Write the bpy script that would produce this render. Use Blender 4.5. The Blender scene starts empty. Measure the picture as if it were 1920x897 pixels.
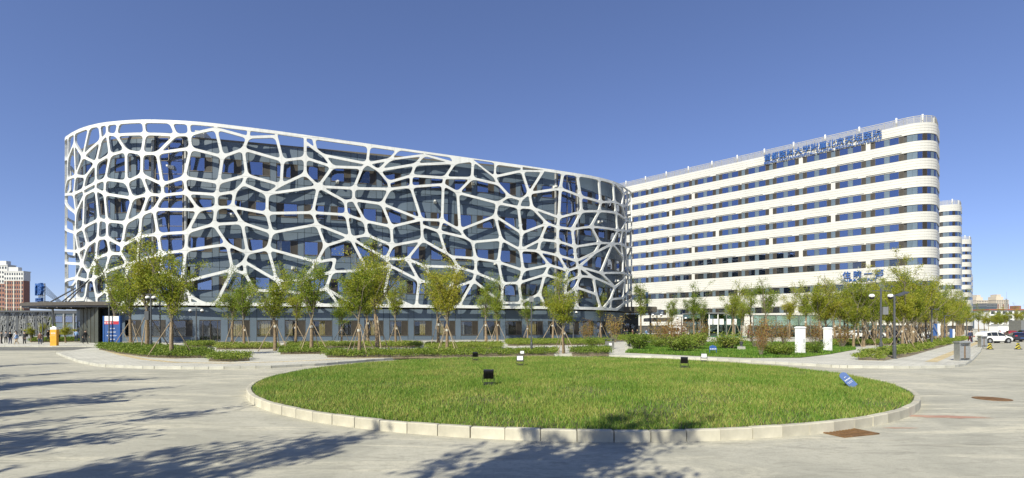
import bpy, bmesh, math, random
import numpy as np
from mathutils import Vector, Matrix
# ------------------------------------------------------------------ camera, sky, sun, exposure
C = bpy.context.scene.collection
SC = bpy.context.scene
FPX, CAMH, HOR = 940.0, 2.4, 612.0
cam_d = bpy.data.cameras.new("camera"); cam = bpy.data.objects.new("camera", cam_d); C.objects.link(cam)
cam.location = (0, 0, CAMH); cam.rotation_euler = (math.radians(90), 0, 0)
cam_d.sensor_width = 36.0; cam_d.lens = 36.0 * FPX / 1920.0
cam_d.shift_y = (HOR - 448.5) / 1920.0
cam_d.clip_start = 0.1; cam_d.clip_end = 6000
SC.camera = cam
SUN_EL, SUN_DX, SUN_DY = math.radians(39), 0.52, 0.854       # light travels towards +x, +y and down
w = bpy.data.worlds.new("World"); SC.world = w; w.use_nodes = True
nt = w.node_tree; bg = nt.nodes['Background']
sky = nt.nodes.new('ShaderNodeTexSky'); sky.sky_type = 'NISHITA'; sky.sun_disc = False
sky.sun_elevation = SUN_EL; sky.sun_rotation = math.atan2(-SUN_DX, -SUN_DY)
sky.altitude = 50; sky.air_density = 0.75; sky.dust_density = 0.05; sky.ozone_density = 2.8
tint = nt.nodes.new('ShaderNodeMix'); tint.data_type = 'RGBA'; tint.blend_type = 'MULTIPLY'; tint.inputs[0].default_value = 1.0; tint.inputs[7].default_value = (.87, .905, 1.2, 1)
gam = nt.nodes.new('ShaderNodeGamma'); gam.inputs[1].default_value = .79; nt.links.new(sky.outputs[0], gam.inputs[0]); nt.links.new(gam.outputs[0], tint.inputs[6]); nt.links.new(tint.outputs[2], bg.inputs[0]); bg.inputs[1].default_value = 0.12
sun_d = bpy.data.lights.new("sun", 'SUN'); sun = bpy.data.objects.new("sun", sun_d); C.objects.link(sun)
sun_d.energy = 5.0; sun_d.angle = math.radians(0.4); sun_d.color = (1.0, 0.955, 0.80)
d = Vector((SUN_DX * math.cos(SUN_EL), SUN_DY * math.cos(SUN_EL), -math.sin(SUN_EL)))
sun.rotation_euler = d.to_track_quat('-Z', 'Y').to_euler(); sun.location = (-40, -60, 80)
SC.view_settings.view_transform = 'Standard'; SC.view_settings.look = 'None'
SC.view_settings.exposure = 0.48; SC.view_settings.gamma = 1.0
SC.render.film_transparent = False
try:
    SC.cycles.max_bounces = 6; SC.cycles.transparent_max_bounces = 12; SC.cycles.diffuse_bounces = 3; SC.cycles.glossy_bounces = 3
except Exception: pass
# ------------------------------------------------------------------ helpers
def G(px, py, h=0.0):
    """point of the plane z = h seen at photo pixel px, py"""
    Y = FPX * (CAMH - h) / (py - HOR)
    return ((px - 960.0) * Y / FPX, Y)
def atY(px, Y): return (px - 960.0) * Y / FPX
def zat(py, Y): return CAMH - (py - HOR) * Y / FPX
class MB:
    def __init__(s): s.v = []; s.f = []; s.m = []
    def add(s, vs, fs, mi=0):
        b = len(s.v); s.v += [tuple(p) for p in vs]; s.f += [tuple(b + i for i in f) for f in fs]; s.m += [mi] * len(fs); return s
    def box(s, cx, cy, cz, sx, sy, sz, mi=0, rz=0.0, tx=1.0, ty=1.0):
        c, n = math.cos(rz), math.sin(rz); vs = []
        for dz, kx, ky in ((-.5, 1, 1), (.5, tx, ty)):
            for dx, dy in ((-.5, -.5), (.5, -.5), (.5, .5), (-.5, .5)):
                x, y = dx * sx * kx, dy * sy * ky
                vs.append((cx + x * c - y * n, cy + x * n + y * c, cz + dz * sz))
        return s.add(vs, [(3, 2, 1, 0), (4, 5, 6, 7), (0, 1, 5, 4), (1, 2, 6, 5), (2, 3, 7, 6), (3, 0, 4, 7)], mi)
    def tube(s, p0, p1, r0, r1=None, n=8, mi=0, caps=True):
        r1 = r0 if r1 is None else r1
        p0, p1 = Vector(p0), Vector(p1); a = (p1 - p0).normalized()
        u = a.orthogonal().normalized(); v = a.cross(u); vs = []
        for p, r in ((p0, r0), (p1, r1)):
            for i in range(n):
                t = 2 * math.pi * i / n; vs.append(p + (u * math.cos(t) + v * math.sin(t)) * r)
        fs = [(i, (i + 1) % n, n + (i + 1) % n, n + i) for i in range(n)]
        if caps: fs += [tuple(range(n))[::-1], tuple(range(n, 2 * n))]
        return s.add(vs, fs, mi)
    def lathe(s, prof, cx=0, cy=0, cz=0, n=16, mi=0):
        vs = []
        for r, z in prof:
            for i in range(n):
                t = 2 * math.pi * i / n; vs.append((cx + r * math.cos(t), cy + r * math.sin(t), cz + z))
        fs = []
        for k in range(len(prof) - 1):
            for i in range(n): fs.append((k * n + i, k * n + (i + 1) % n, (k + 1) * n + (i + 1) % n, (k + 1) * n + i))
        fs += [tuple(range(n))[::-1], tuple(range((len(prof) - 1) * n, len(prof) * n))]
        return s.add(vs, fs, mi)
    def prism(s, poly, z0, z1, mi=0, side_mi=None):
        n = len(poly); vs = [(x, y, z0) for x, y in poly] + [(x, y, z1) for x, y in poly]
        s.add(vs, [tuple(range(n))[::-1], tuple(range(n, 2 * n))], mi)
        return s.add(vs, [(i, (i + 1) % n, n + (i + 1) % n, n + i) for i in range(n)], mi if side_mi is None else side_mi)
    def mesh(s, name, mats):
        me = bpy.data.meshes.new(name); me.from_pydata(s.v, [], s.f)
        for m in (mats if isinstance(mats, (list, tuple)) else [mats]): me.materials.append(m)
        if any(s.m): me.polygons.foreach_set('material_index', s.m)
        me.update(); return me
    def build(s, name, mats, parent=None, loc=(0, 0, 0), rz=0.0, smooth=False):
        me = s.mesh(name, mats)
        if smooth: me.polygons.foreach_set('use_smooth', [True] * len(me.polygons))
        return put(name, me, parent, loc, rz)
def put(name, me, parent=None, loc=(0, 0, 0), rz=0.0, sc=None):
    o = bpy.data.objects.new(name, me); C.objects.link(o)
    o.location = loc; o.rotation_euler = (0, 0, rz)
    if sc: o.scale = sc
    if parent: o.parent = parent
    return o
def np_mesh(name, V, F, mats, mi=None):
    me = bpy.data.meshes.new(name); V = np.asarray(V, np.float32); F = np.asarray(F, np.int32)
    me.vertices.add(len(V)); me.vertices.foreach_set('co', V.ravel())
    k = F.shape[1]; me.loops.add(F.size); me.loops.foreach_set('vertex_index', F.ravel())
    me.polygons.add(len(F)); me.polygons.foreach_set('loop_start', np.arange(0, F.size, k, dtype=np.int32))
    try: me.polygons.foreach_set('loop_total', np.full(len(F), k, np.int32))
    except Exception: pass
    for m in (mats if isinstance(mats, (list, tuple)) else [mats]): me.materials.append(m)
    if mi is not None: me.polygons.foreach_set('material_index', np.asarray(mi, np.int32))
    me.update(calc_edges=True); return me
def tag(o, label=None, cat=None, group=None, kind=None):
    for k, x in (('label', label), ('category', cat), ('group', group), ('kind', kind)):
        if x: o[k] = x
    return o
def thing(name, label, cat, loc=(0, 0, 0), rz=0.0, group=None):
    o = bpy.data.objects.new(name, None); C.objects.link(o); o.location = loc; o.rotation_euler = (0, 0, rz)
    o.empty_display_size = .3
    return tag(o, label, cat, group)
def dup(root, loc, rz=0.0, sc=None, label=None, group=None):
    r = root.copy(); C.objects.link(r); r.location = loc; r.rotation_euler = (0, 0, rz)
    if sc: r.scale = sc
    if label: r['label'] = label
    if group: r['group'] = group
    for ch in root.children:
        c = ch.copy(); C.objects.link(c); c.parent = r
        for g in ch.children:
            e = g.copy(); C.objects.link(e); e.parent = c
    return r
# ------------------------------------------------------------------ materials
def mat(name, col, rough=.6, metal=0.0, var=.12, scale=3.0, detail=4, bump=0.0, bscale=40.0, spec=None, rand=0.0, col2=None):
    m = bpy.data.materials.new(name); m.use_nodes = True; t = m.node_tree; N = t.nodes; L = t.links
    b = N['Principled BSDF']; b.inputs['Roughness'].default_value = rough; b.inputs['Metallic'].default_value = metal
    if spec is not None: b.inputs['Specular IOR Level'].default_value = spec
    tc = N.new('ShaderNodeTexCoord'); no = N.new('ShaderNodeTexNoise'); no.inputs['Scale'].default_value = scale; no.inputs['Detail'].default_value = detail
    L.new(tc.outputs['Object'], no.inputs['Vector'])
    r = N.new('ShaderNodeMix'); r.data_type = 'RGBA'
    c2 = col2 or tuple(min(1, c * (1 + var)) for c in col)
    r.inputs[6].default_value = (*[c * (1 - var) for c in col], 1) if not col2 else (*col, 1); r.inputs[7].default_value = (*c2, 1)
    mr = N.new('ShaderNodeMapRange'); mr.inputs[1].default_value = .3; mr.inputs[2].default_value = .7
    L.new(no.outputs[0], mr.inputs[0]); L.new(mr.outputs[0], r.inputs[0]); out = r.outputs[2]
    if rand:
        oi = N.new('ShaderNodeObjectInfo'); h = N.new('ShaderNodeHueSaturation'); ma = N.new('ShaderNodeMapRange')
        ma.inputs[3].default_value = 1 - rand; ma.inputs[4].default_value = 1 + rand
        L.new(oi.outputs['Random'], ma.inputs[0]); L.new(ma.outputs[0], h.inputs['Value']); L.new(out, h.inputs['Color']); out = h.outputs[0]
    if name == 'white_aluminium':                # cladding seams every two metres or so, and faint run-off streaks
        sx = N.new('ShaderNodeSeparateXYZ'); L.new(tc.outputs['Object'], sx.inputs[0]); pg = N.new('ShaderNodeMath'); pg.operation = 'PINGPONG'; pg.inputs[1].default_value = 1.05; L.new(sx.outputs[2], pg.inputs[0])
        gt = N.new('ShaderNodeMapRange'); gt.inputs[1].default_value = .012; gt.inputs[2].default_value = .05; gt.inputs[3].default_value = .62; L.new(pg.outputs[0], gt.inputs[0])
        mp = N.new('ShaderNodeMapping'); mp.inputs['Scale'].default_value = (2.2, 2.2, .16); L.new(tc.outputs['Object'], mp.inputs[0]); n3 = N.new('ShaderNodeTexNoise'); n3.inputs['Scale'].default_value = 1.2; n3.inputs['Detail'].default_value = 5; L.new(mp.outputs[0], n3.inputs['Vector'])
        g3 = N.new('ShaderNodeMapRange'); g3.inputs[1].default_value = .5; g3.inputs[2].default_value = .72; g3.inputs[3].default_value = 1.0; g3.inputs[4].default_value = .86; L.new(n3.outputs[0], g3.inputs[0])
        mm = N.new('ShaderNodeMath'); mm.operation = 'MULTIPLY'; L.new(gt.outputs[0], mm.inputs[0]); L.new(g3.outputs[0], mm.inputs[1])
        vs = N.new('ShaderNodeVectorMath'); vs.operation = 'SCALE'; L.new(out, vs.inputs[0]); L.new(mm.outputs[0], vs.inputs['Scale']); out = vs.outputs[0]
    L.new(out, b.inputs['Base Color'])
    if bump:
        n2 = N.new('ShaderNodeTexNoise'); n2.inputs['Scale'].default_value = bscale; n2.inputs['Detail'].default_value = 5
        L.new(tc.outputs['Object'], n2.inputs['Vector']); bp = N.new('ShaderNodeBump'); bp.inputs['Strength'].default_value = bump
        L.new(n2.outputs[0], bp.inputs['Height']); L.new(bp.outputs[0], b.inputs['Normal'])
    return m
def leaf_mat(name, cols, trans=.35):
    m = bpy.data.materials.new(name); m.use_nodes = True; t = m.node_tree; N = t.nodes; L = t.links
    b = N['Principled BSDF']; b.inputs['Roughness'].default_value = .55; b.inputs['Specular IOR Level'].default_value = .3
    g = N.new('ShaderNodeNewGeometry'); cr = N.new('ShaderNodeValToRGB'); e = cr.color_ramp
    while len(e.elements) < len(cols): e.elements.new(.5)
    for i, (p, c) in enumerate(cols): e.elements[i].position = p; e.elements[i].color = (*c, 1)
    tc = N.new('ShaderNodeTexCoord'); no = N.new('ShaderNodeTexNoise'); no.inputs['Scale'].default_value = .45 if name == 'grass_blade' else .9; no.inputs['Detail'].default_value = 4 if name == 'grass_blade' else 2
    L.new(tc.outputs['Object'], no.inputs['Vector'])
    mx = N.new('ShaderNodeMix'); mx.data_type = 'FLOAT'; mx.inputs[0].default_value = .58 if name == 'grass_blade' else .5
    oi = N.new('ShaderNodeObjectInfo'); ad = N.new('ShaderNodeMath'); ad.operation = 'MULTIPLY_ADD'; ad.inputs[1].default_value = .3; ad.inputs[2].default_value = -.15
    L.new(g.outputs['Random Per Island'], mx.inputs[2]); L.new(no.outputs[0], mx.inputs[3])
    L.new(oi.outputs['Random'], ad.inputs[0]); a2 = N.new('ShaderNodeMath'); a2.operation = 'ADD'; L.new(mx.outputs[0], a2.inputs[0]); L.new(ad.outputs[0], a2.inputs[1])
    L.new(a2.outputs[0], cr.inputs[0]); L.new(cr.outputs[0], b.inputs['Base Color'])
    tr = N.new('ShaderNodeBsdfTranslucent'); L.new(cr.outputs[0], tr.inputs['Color'])
    ms = N.new('ShaderNodeMixShader'); ms.inputs[0].default_value = trans
    L.new(b.outputs[0], ms.inputs[1]); L.new(tr.outputs[0], ms.inputs[2]); L.new(ms.outputs[0], N['Material Output'].inputs['Surface'])
    return m
def glass_mat(name, tint, refl, fac=.5, wave=.015, scale=.35, clear=(.5, .55, .6)):
    """window glass: part clear view through, part coated mirror, each pane slightly bowed"""
    m = bpy.data.materials.new(name); m.use_nodes = True; t = m.node_tree; N = t.nodes; L = t.links
    N.remove(N['Principled BSDF'])
    tp = N.new('ShaderNodeBsdfTransparent'); tp.inputs[0].default_value = (*clear, 1)
    gl = N.new('ShaderNodeBsdfGlossy'); gl.inputs['Color'].default_value = (*refl, 1); gl.inputs['Roughness'].default_value = .02
    lw = N.new('ShaderNodeLayerWeight'); lw.inputs[0].default_value = .25
    mr = N.new('ShaderNodeMapRange'); mr.inputs[3].default_value = fac; mr.inputs[4].default_value = min(1, fac + .45); L.new(lw.outputs['Fresnel'], mr.inputs[0])
    tc = N.new('ShaderNodeTexCoord'); oi = N.new('ShaderNodeObjectInfo'); va = N.new('ShaderNodeVectorMath'); va.operation = 'ADD'
    L.new(tc.outputs['Object'], va.inputs[0]); L.new(oi.outputs['Location'], va.inputs[1])
    no = N.new('ShaderNodeTexNoise'); no.inputs['Scale'].default_value = scale; L.new(va.outputs[0], no.inputs['Vector'])
    bp = N.new('ShaderNodeBump'); bp.inputs['Strength'].default_value = wave * 10; bp.inputs['Distance'].default_value = .1; L.new(no.outputs[0], bp.inputs['Height']); L.new(bp.outputs[0], gl.inputs['Normal'])
    ms = N.new('ShaderNodeMixShader'); L.new(mr.outputs[0], ms.inputs[0]); L.new(tp.outputs[0], ms.inputs[1]); L.new(gl.outputs[0], ms.inputs[2])
    L.new(ms.outputs[0], N['Material Output'].inputs['Surface']); return m
def ground_mat(name, a, b, dust, s=1.0, bump=.15):
    m = bpy.data.materials.new(name); m.use_nodes = True; t = m.node_tree; N = t.nodes; L = t.links
    p = N['Principled BSDF']; p.inputs['Roughness'].default_value = .85; p.inputs['Specular IOR Level'].default_value = .25
    tc = N.new('ShaderNodeTexCoord')
    def noise(scale, detail=6, stretch=None, rough=.6, dist=0.0):
        n = N.new('ShaderNodeTexNoise'); n.inputs['Scale'].default_value = scale; n.inputs['Detail'].default_value = detail; n.inputs['Roughness'].default_value = rough; n.inputs['Distortion'].default_value = dist
        if stretch:
            mp = N.new('ShaderNodeMapping'); mp.inputs['Scale'].default_value = stretch[:3]; mp.inputs['Rotation'].default_value = (0, 0, stretch[3]); L.new(tc.outputs['Object'], mp.inputs[0]); L.new(mp.outputs[0], n.inputs['Vector'])
        else: L.new(tc.outputs['Object'], n.inputs['Vector'])
        return n.outputs[0]
    def mix(f, c1, c2, lo, hi, amt=1.0):
        mr = N.new('ShaderNodeMapRange'); mr.inputs[1].default_value = lo; mr.inputs[2].default_value = hi; mr.inputs[4].default_value = amt; L.new(f, mr.inputs[0])
        x = N.new('ShaderNodeMix'); x.data_type = 'RGBA'; L.new(mr.outputs[0], x.inputs[0])
        for c, i in ((c1, 6), (c2, 7)):
            if isinstance(c, tuple): x.inputs[i].default_value = (*c, 1)
            else: L.new(c, x.inputs[i])
        return x.outputs[2]
    c = mix(noise(.22 * s, 6, None, .65, .8), a, b, .4, .6)
    c = mix(noise(.5 * s, 6, (.35, 1.6, 1, .35), .7, 1.2), c, dust, .5, .64, .85)
    c = mix(noise(1.1 * s, 7, (.3, 2.2, 1, -.5), .7, 1.5), c, tuple(x * .6 for x in a), .56, .66, .7)
    c = mix(noise(2.6 * s, 8, (.5, 1.5, 1, .2), .75, .6), c, tuple(x * .7 for x in a), .52, .62, .5)
    c = mix(noise(9 * s, 6, None, .75), c, tuple(x * .7 for x in b), .5, .62, .6)
    c = mix(noise(70 * s, 3, None, .8), c, tuple(min(1, x * 1.35) for x in dust), .55, .68, .65)
    c = mix(noise(48 * s, 3, None, .8), c, tuple(x * .45 for x in a), .56, .68, .7)
    L.new(c, p.inputs['Base Color'])
    bp = N.new('ShaderNodeBump'); bp.inputs['Strength'].default_value = bump; bp.inputs['Distance'].default_value = .02; L.new(noise(60 * s, 4), bp.inputs['Height']); L.new(bp.outputs[0], p.inputs['Normal'])
    return m
def paving_mat(name, a, b, su=.6, sv=.3, mort=.02, rot=0.0, mcol=(.2, .19, .16), bumpy=.3, axis='XY'):
    m = bpy.data.materials.new(name); m.use_nodes = True; t = m.node_tree; N = t.nodes; L = t.links
    p = N['Principled BSDF']; p.inputs['Roughness'].default_value = .8; p.inputs['Specular IOR Level'].default_value = .25
    tc = N.new('ShaderNodeTexCoord'); mp = N.new('ShaderNodeMapping'); mp.inputs['Rotation'].default_value = (0, 0, rot)
    L.new(tc.outputs['Object'], mp.inputs[0])
    br = N.new('ShaderNodeTexBrick'); br.inputs['Scale'].default_value = 1; br.inputs['Brick Width'].default_value = su; br.inputs['Row Height'].default_value = sv; br.inputs['Mortar Size'].default_value = mort
    br.inputs['Color1'].default_value = (*a, 1); br.inputs['Color2'].default_value = (*b, 1); br.inputs['Mortar'].default_value = (*mcol, 1)
    if axis == 'XY': L.new(mp.outputs[0], br.inputs['Vector'])
    no = N.new('ShaderNodeTexNoise'); no.inputs['Scale'].default_value = .4; no.inputs['Detail'].default_value = 7; L.new(tc.outputs['Object'], no.inputs['Vector'])
    mr = N.new('ShaderNodeMapRange'); mr.inputs[1].default_value = .3; mr.inputs[2].default_value = .7; mr.inputs[3].default_value = .82; mr.inputs[4].default_value = 1.1; L.new(no.outputs[0], mr.inputs[0])
    x = N.new('ShaderNodeVectorMath'); x.operation = 'SCALE'; L.new(br.outputs[0], x.inputs[0]); L.new(mr.outputs[0], x.inputs['Scale']); L.new(x.outputs[0], p.inputs['Base Color'])
    bp = N.new('ShaderNodeBump'); bp.inputs['Strength'].default_value = bumpy; bp.inputs['Distance'].default_value = .01; bp.invert = True; L.new(br.outputs['Fac'], bp.inputs['Height']); L.new(bp.outputs[0], p.inputs['Normal'])
    return m
M = {}
M['road'] = ground_mat('dusty_asphalt', (.32, .31, .255), (.43, .41, .335), (.57, .53, .41))
M['earth'] = ground_mat('far_ground', (.22, .21, .17), (.28, .26, .2), (.33, .3, .23), .3)
M['paving'] = paving_mat('pale_paving', (.50, .485, .42), (.545, .525, .455), .6, .3, .012)
M['tactile'] = paving_mat('yellow_tactile_paving', (.58, .46, .25), (.62, .5, .28), .3, .3, .02)
M['kerb'] = mat('granite_kerb', (.46, .43, .34), .8, 0, .3, 1.6, 8, .3, 60, rand=.13)
M['kerb_grey'] = mat('pale_kerb', (.43, .42, .36), .8, 0, .2, 1.6, 8, .3, 60, rand=.12)
M['soil'] = mat('lawn_soil', (.10, .085, .04), .95, 0, .3, 6, 6, .4, 30, col2=(.07, .10, .02))
M['bed_soil'] = mat('bed_soil', (.20, .16, .10), .95, 0, .3, 6, 6, .4, 30)
M['white'] = mat('white_aluminium', (.61, .615, .59), .45, 0, .07, .45, 6, rand=0)
M['panel'] = mat('slate_blue_panel', (.082, .112, .145), .5, .0, .07, .6, 3, rand=.1)
M['dark'] = mat('dark_backing', (.03, .032, .036), .7)
M['joint'] = mat('bronze_joint', (.13, .115, .09), .5, .3)
M['bronze'] = mat('bronze_frame', (.11, .095, .075), .45, .4)
M['casement'] = mat('brown_casement', (.032, .026, .018), .5, .1, .25, 2, 3, rand=.25)
M['glass'] = glass_mat('blue_coated_glass', None, (.5, .56, .72), .45)
M['glass_dark'] = glass_mat('clear_dark_glass', None, (.5, .56, .7), .1, clear=(.86, .88, .88))
M['glass_green'] = glass_mat('greenish_glass', None, (.6, .75, .7), .22, clear=(.6, .72, .66))
M['curtain_gold'] = mat('gold_curtain', (.66, .52, .22), .85, 0, .25, 6, 2)
M['curtain_white'] = mat('net_curtain', (.6, .6, .58), .85, 0, .15, 6, 2)
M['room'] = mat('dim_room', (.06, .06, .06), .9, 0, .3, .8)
M['cladding'] = paving_mat('cream_cladding', (.50, .49, .44), (.52, .51, .46), 1.2, .6, .012, 0, (.4, .39, .35), .15)
M['cladding_far'] = mat('cream_cladding_far', (.525, .515, .475), .6, 0, .05, .25, 4)
M['rail'] = mat('beige_rail', (.40, .38, .32), .55)
M['spandrel'] = mat('blue_grey_spandrel', (.13, .17, .2), .25, .2, .1, 1, 3, rand=.12)
M['steel'] = mat('grey_steel', (.32, .32, .30), .4, .6)
M['pole'] = mat('dark_grey_pole', (.085, .09, .095), .45, .3)
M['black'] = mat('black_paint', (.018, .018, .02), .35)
M['blue'] = mat('sign_blue', (.02, .075, .25), .6, 0, .08, 4)
M['blue_letter'] = mat('blue_letter', (.02, .085, .29), .35, 0, .06, 4)
M['red'] = mat('sign_red', (.5, .03, .05), .45)
M['orange'] = mat('sign_orange', (.75, .36, .03), .5)
M['print_white'] = mat('white_print', (.8, .8, .8), .6, 0, .02)
M['white_paint'] = mat('white_paint', (.78, .78, .76), .5, 0, .04, 4)
M['metal'] = mat('brushed_steel', (.55, .55, .53), .3, .8, .1, 8)
M['rust'] = mat('rusty_iron', (.2, .11, .045), .75, .3, .4, 8, 5, .3, 60)
M['bark'] = mat('bark', (.22, .16, .095), .9, 0, .35, 8, 6, .5, 30)
M['branch'] = mat('branch_bark', (.17, .145, .105), .9, 0, .3, 8, 5)
M['stake'] = mat('wooden_stake', (.30, .23, .145), .85, 0, .3, 6, 5, rand=.2)
M['wrap'] = mat('white_trunk_wrap', (.48, .46, .40), .9)
M['leaf'] = leaf_mat('yellow_green_leaf', [(.15, (.13, .20, .018)), (.42, (.27, .32, .03)), (.62, (.40, .40, .045)), (.85, (.48, .42, .065))], .5)
M['leaf_green'] = leaf_mat('green_leaf', [(.15, (.10, .175, .018)), (.45, (.22, .30, .03)), (.65, (.32, .36, .045)), (.9, (.40, .39, .06))], .5)
M['leaf_hedge'] = leaf_mat('hedge_leaf', [(.15, (.07, .13, .014)), (.45, (.17, .245, .03)), (.7, (.28, .33, .055)), (.9, (.38, .36, .1))], .35)
M['leaf_red'] = leaf_mat('rusty_leaf', [(.15, (.20, .08, .03)), (.42, (.33, .17, .055)), (.62, (.26, .24, .05)), (.85, (.42, .28, .09))])
M['grass'] = leaf_mat('grass_blade', [(.15, (.05, .13, .012)), (.40, (.125, .25, .028)), (.58, (.22, .31, .045)), (.8, (.42, .38, .12))], .3)
M['skin'] = mat('skin', (.5, .32, .22), .6)
M['hair'] = mat('black_hair', (.012, .01, .009), .6)
# ------------------------------------------------------------------ ground, road, pavements, kerbs
RNG = np.random.default_rng(7); random.seed(7)
def sheet(name, poly, z, m, kind='structure'):
    me = bpy.data.meshes.new(name); me.from_pydata([(x, y, z) for x, y in poly], [], [tuple(range(len(poly)))]); me.materials.append(m); me.update()
    return tag(put(name, me), kind=kind)
ring = [(3000 * math.cos(i * math.pi / 24), 3000 * math.sin(i * math.pi / 24)) for i in range(48)]
sheet('ground', ring, -.02, M['earth'])
sheet('road', [(-260, -60), (330, -60), (330, 420), (-260, 420)], 0.0, M['road'])
RC, RR = (2.3, 23.3), 12.95
PH = .15
edge_px = [(108, 664), (128, 672), (150, 680), (190, 688), (280, 692), (400, 693), (500, 691), (600, 686), (690, 678.5)]
front = [G(*p) for p in edge_px]
for a in range(150, 38, -6):
    t = math.radians(a); front.append((RC[0] + 16.9 * math.cos(t), RC[1] + 16.9 * math.sin(t)))
front = [p for i, p in enumerate(front) if not (i >= len(edge_px) and p[0] < front[len(edge_px) - 1][0] + 1.5)]
front += [G(*p) for p in ((1572, 690), (1700, 691.5), (1785, 690), (1808, 686), (1822, 677), (1838, 660))]
e0 = G(1838, 660); dv = ((1872 - 960) / 940.0, 1.0)
front += [(e0[0] + dv[0] * t, e0[1] + dv[1] * t) for t in (20, 60, 260)]
back = [(-80, 320), (-80, 120), (-60, 78), (-51, 66), (-44.8, 54.2)]
MB().prism((front + back), -.01, PH).build('pavement', [M['paving']])
tag(bpy.data.objects['pavement'], kind='structure')
farpave = [(-46.5, 57.8), (-42.5, 61), (-50, 70), (-58, 82), (-78, 125), (-110, 140), (-118, 112), (-66, 62), (-60, 57.8)]
tag(MB().prism(farpave[::1], -.01, PH - .004).build('pavement', [M['paving']]), kind='structure')
def kerb_line(name, pts, step, wdt, h, m, closed=False, label=None):
    root = bpy.data.objects.new(name, None); C.objects.link(root); tag(root, kind='structure')
    P = [Vector((x, y, 0)) for x, y in pts]
    if closed: P.append(P[0])
    L = [0]
    for i in range(1, len(P)): L.append(L[-1] + (P[i] - P[i - 1]).length)
    n = int(round(L[-1] / step)); me = None
    def at(q):
        q = max(0, min(L[-1], q)); i = 1
        while i < len(L) - 1 and L[i] < q: i += 1
        return P[i - 1].lerp(P[i], (q - L[i - 1]) / max(1e-6, L[i] - L[i - 1]))
    b = MB(); l = step - .014; bv = .018
    for z, k in ((-.05, 0), (h - bv, 0), (h, bv)):
        b.v += [(-l / 2 + k, -wdt / 2 + k, z), (l / 2 - k, -wdt / 2 + k, z), (l / 2 - k, wdt / 2 - k, z), (-l / 2 + k, wdt / 2 - k, z)]
    for r in (0, 4):
        b.f += [(r + i, r + (i + 1) % 4, r + 4 + (i + 1) % 4, r + 4 + i) for i in range(4)]
    b.f += [(8, 9, 10, 11)]; b.m = [0] * len(b.f); me = b.mesh('kerb_stone', [m])
    for i in range(n):
        a, c = at(L[-1] * i / n), at(L[-1] * (i + 1) / n); mid = (a + c) / 2; t = c - a
        o = put('kerb_stone', me, root, (mid.x + random.uniform(-.006, .006), mid.y + random.uniform(-.006, .006), random.uniform(-.012, .006)), math.atan2(t.y, t.x) + random.uniform(-.008, .008), (t.length / step, 1, 1))
    return root
kerb_line('kerb', [(RC[0] + (RR - .08) * math.cos(i * math.pi / 54), RC[1] + (RR - .08) * math.sin(i * math.pi / 54)) for i in range(108)], .753, .16, .245, M['kerb'], True)
fe = [i for i, p in enumerate(front)][: len(front) - 2]
kerb_line('kerb', [front[i] for i in fe][:-1], .8, .16, PH + .012, M['kerb_grey'])
kerb_line('kerb', [(-42.7, 57.8), (-60, 57.8)], .8, .16, PH + .01, M['kerb_grey'])
# yellow tactile strip along the pavement edges
def strip(pts, w0, z, m, name='tactile_paving'):
    P = [Vector((x, y)) for x, y in pts]; l = []; r = []
    for i, p in enumerate(P):
        t = (P[min(i + 1, len(P) - 1)] - P[max(i - 1, 0)]).normalized(); nn = Vector((-t.y, t.x)); l.append(p + nn * w0 / 2); r.append(p - nn * w0 / 2)
    vs = [(p.x, p.y, z) for p in l] + [(p.x, p.y, z) for p in r]; n = len(P)
    me = bpy.data.meshes.new(name); me.from_pydata(vs, [], [(n + i, n + i + 1, i + 1, i) for i in range(n - 1)]); me.materials.append(m); me.update()
    return tag(put(name, me), kind='structure')
strip([G(*p, PH) for p in ((196, 656), (230, 666), (270, 674), (330, 680), (420, 681.5), (520, 679), (600, 675.5), (680, 672), (780, 669))], .5, PH + .004, M['tactile'])
a0, a1 = G(1745, 679, PH), G(1815, 650, PH)
strip([a0, (a0[0] * .5 + a1[0] * .5, a0[1] * .5 + a1[1] * .5), a1, (a1[0] + (a1[0] - a0[0]) * 2, a1[1] + (a1[1] - a0[1]) * 2)], .6, PH + .004, M['tactile'])
# road patches: dark far lane, red paint left by the roundabout
def patch(name, px, py, sx, sy, rz, z, m, n=18, jag=.25):
    x, y = G(px, py); vs = []
    for i in range(n):
        t = 2 * math.pi * i / n; k = 1 + random.uniform(-jag, jag); vs.append((x + sx * k * math.cos(t) * math.cos(rz) - sy * k * math.sin(t) * math.sin(rz), y + sx * k * math.cos(t) * math.sin(rz) + sy * k * math.sin(t) * math.cos(rz)))
    return sheet(name, vs, z, m)
M['redpatch'] = ground_mat('worn_red_paint', (.36, .19, .14), (.43, .27, .2), (.5, .42, .32), 2.0)
patch('road', 1772, 782, 1.0, .2, -.12, .004, M['redpatch']).name = 'road_patch'
patch('road', 1690, 803, .4, .07, 0, .004, M['redpatch']).name = 'road_patch'
M['darklane'] = ground_mat('darker_asphalt', (.13, .13, .125), (.17, .17, .155), (.24, .23, .2))
sheet('road_lane', [(-100, 57.6), (-46, 57.6), (-41.5, 60), (-40.5, 53), (-44.5, 49.5), (-60, 48.5), (-100, 48)], .004, M['darklane'])
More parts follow.
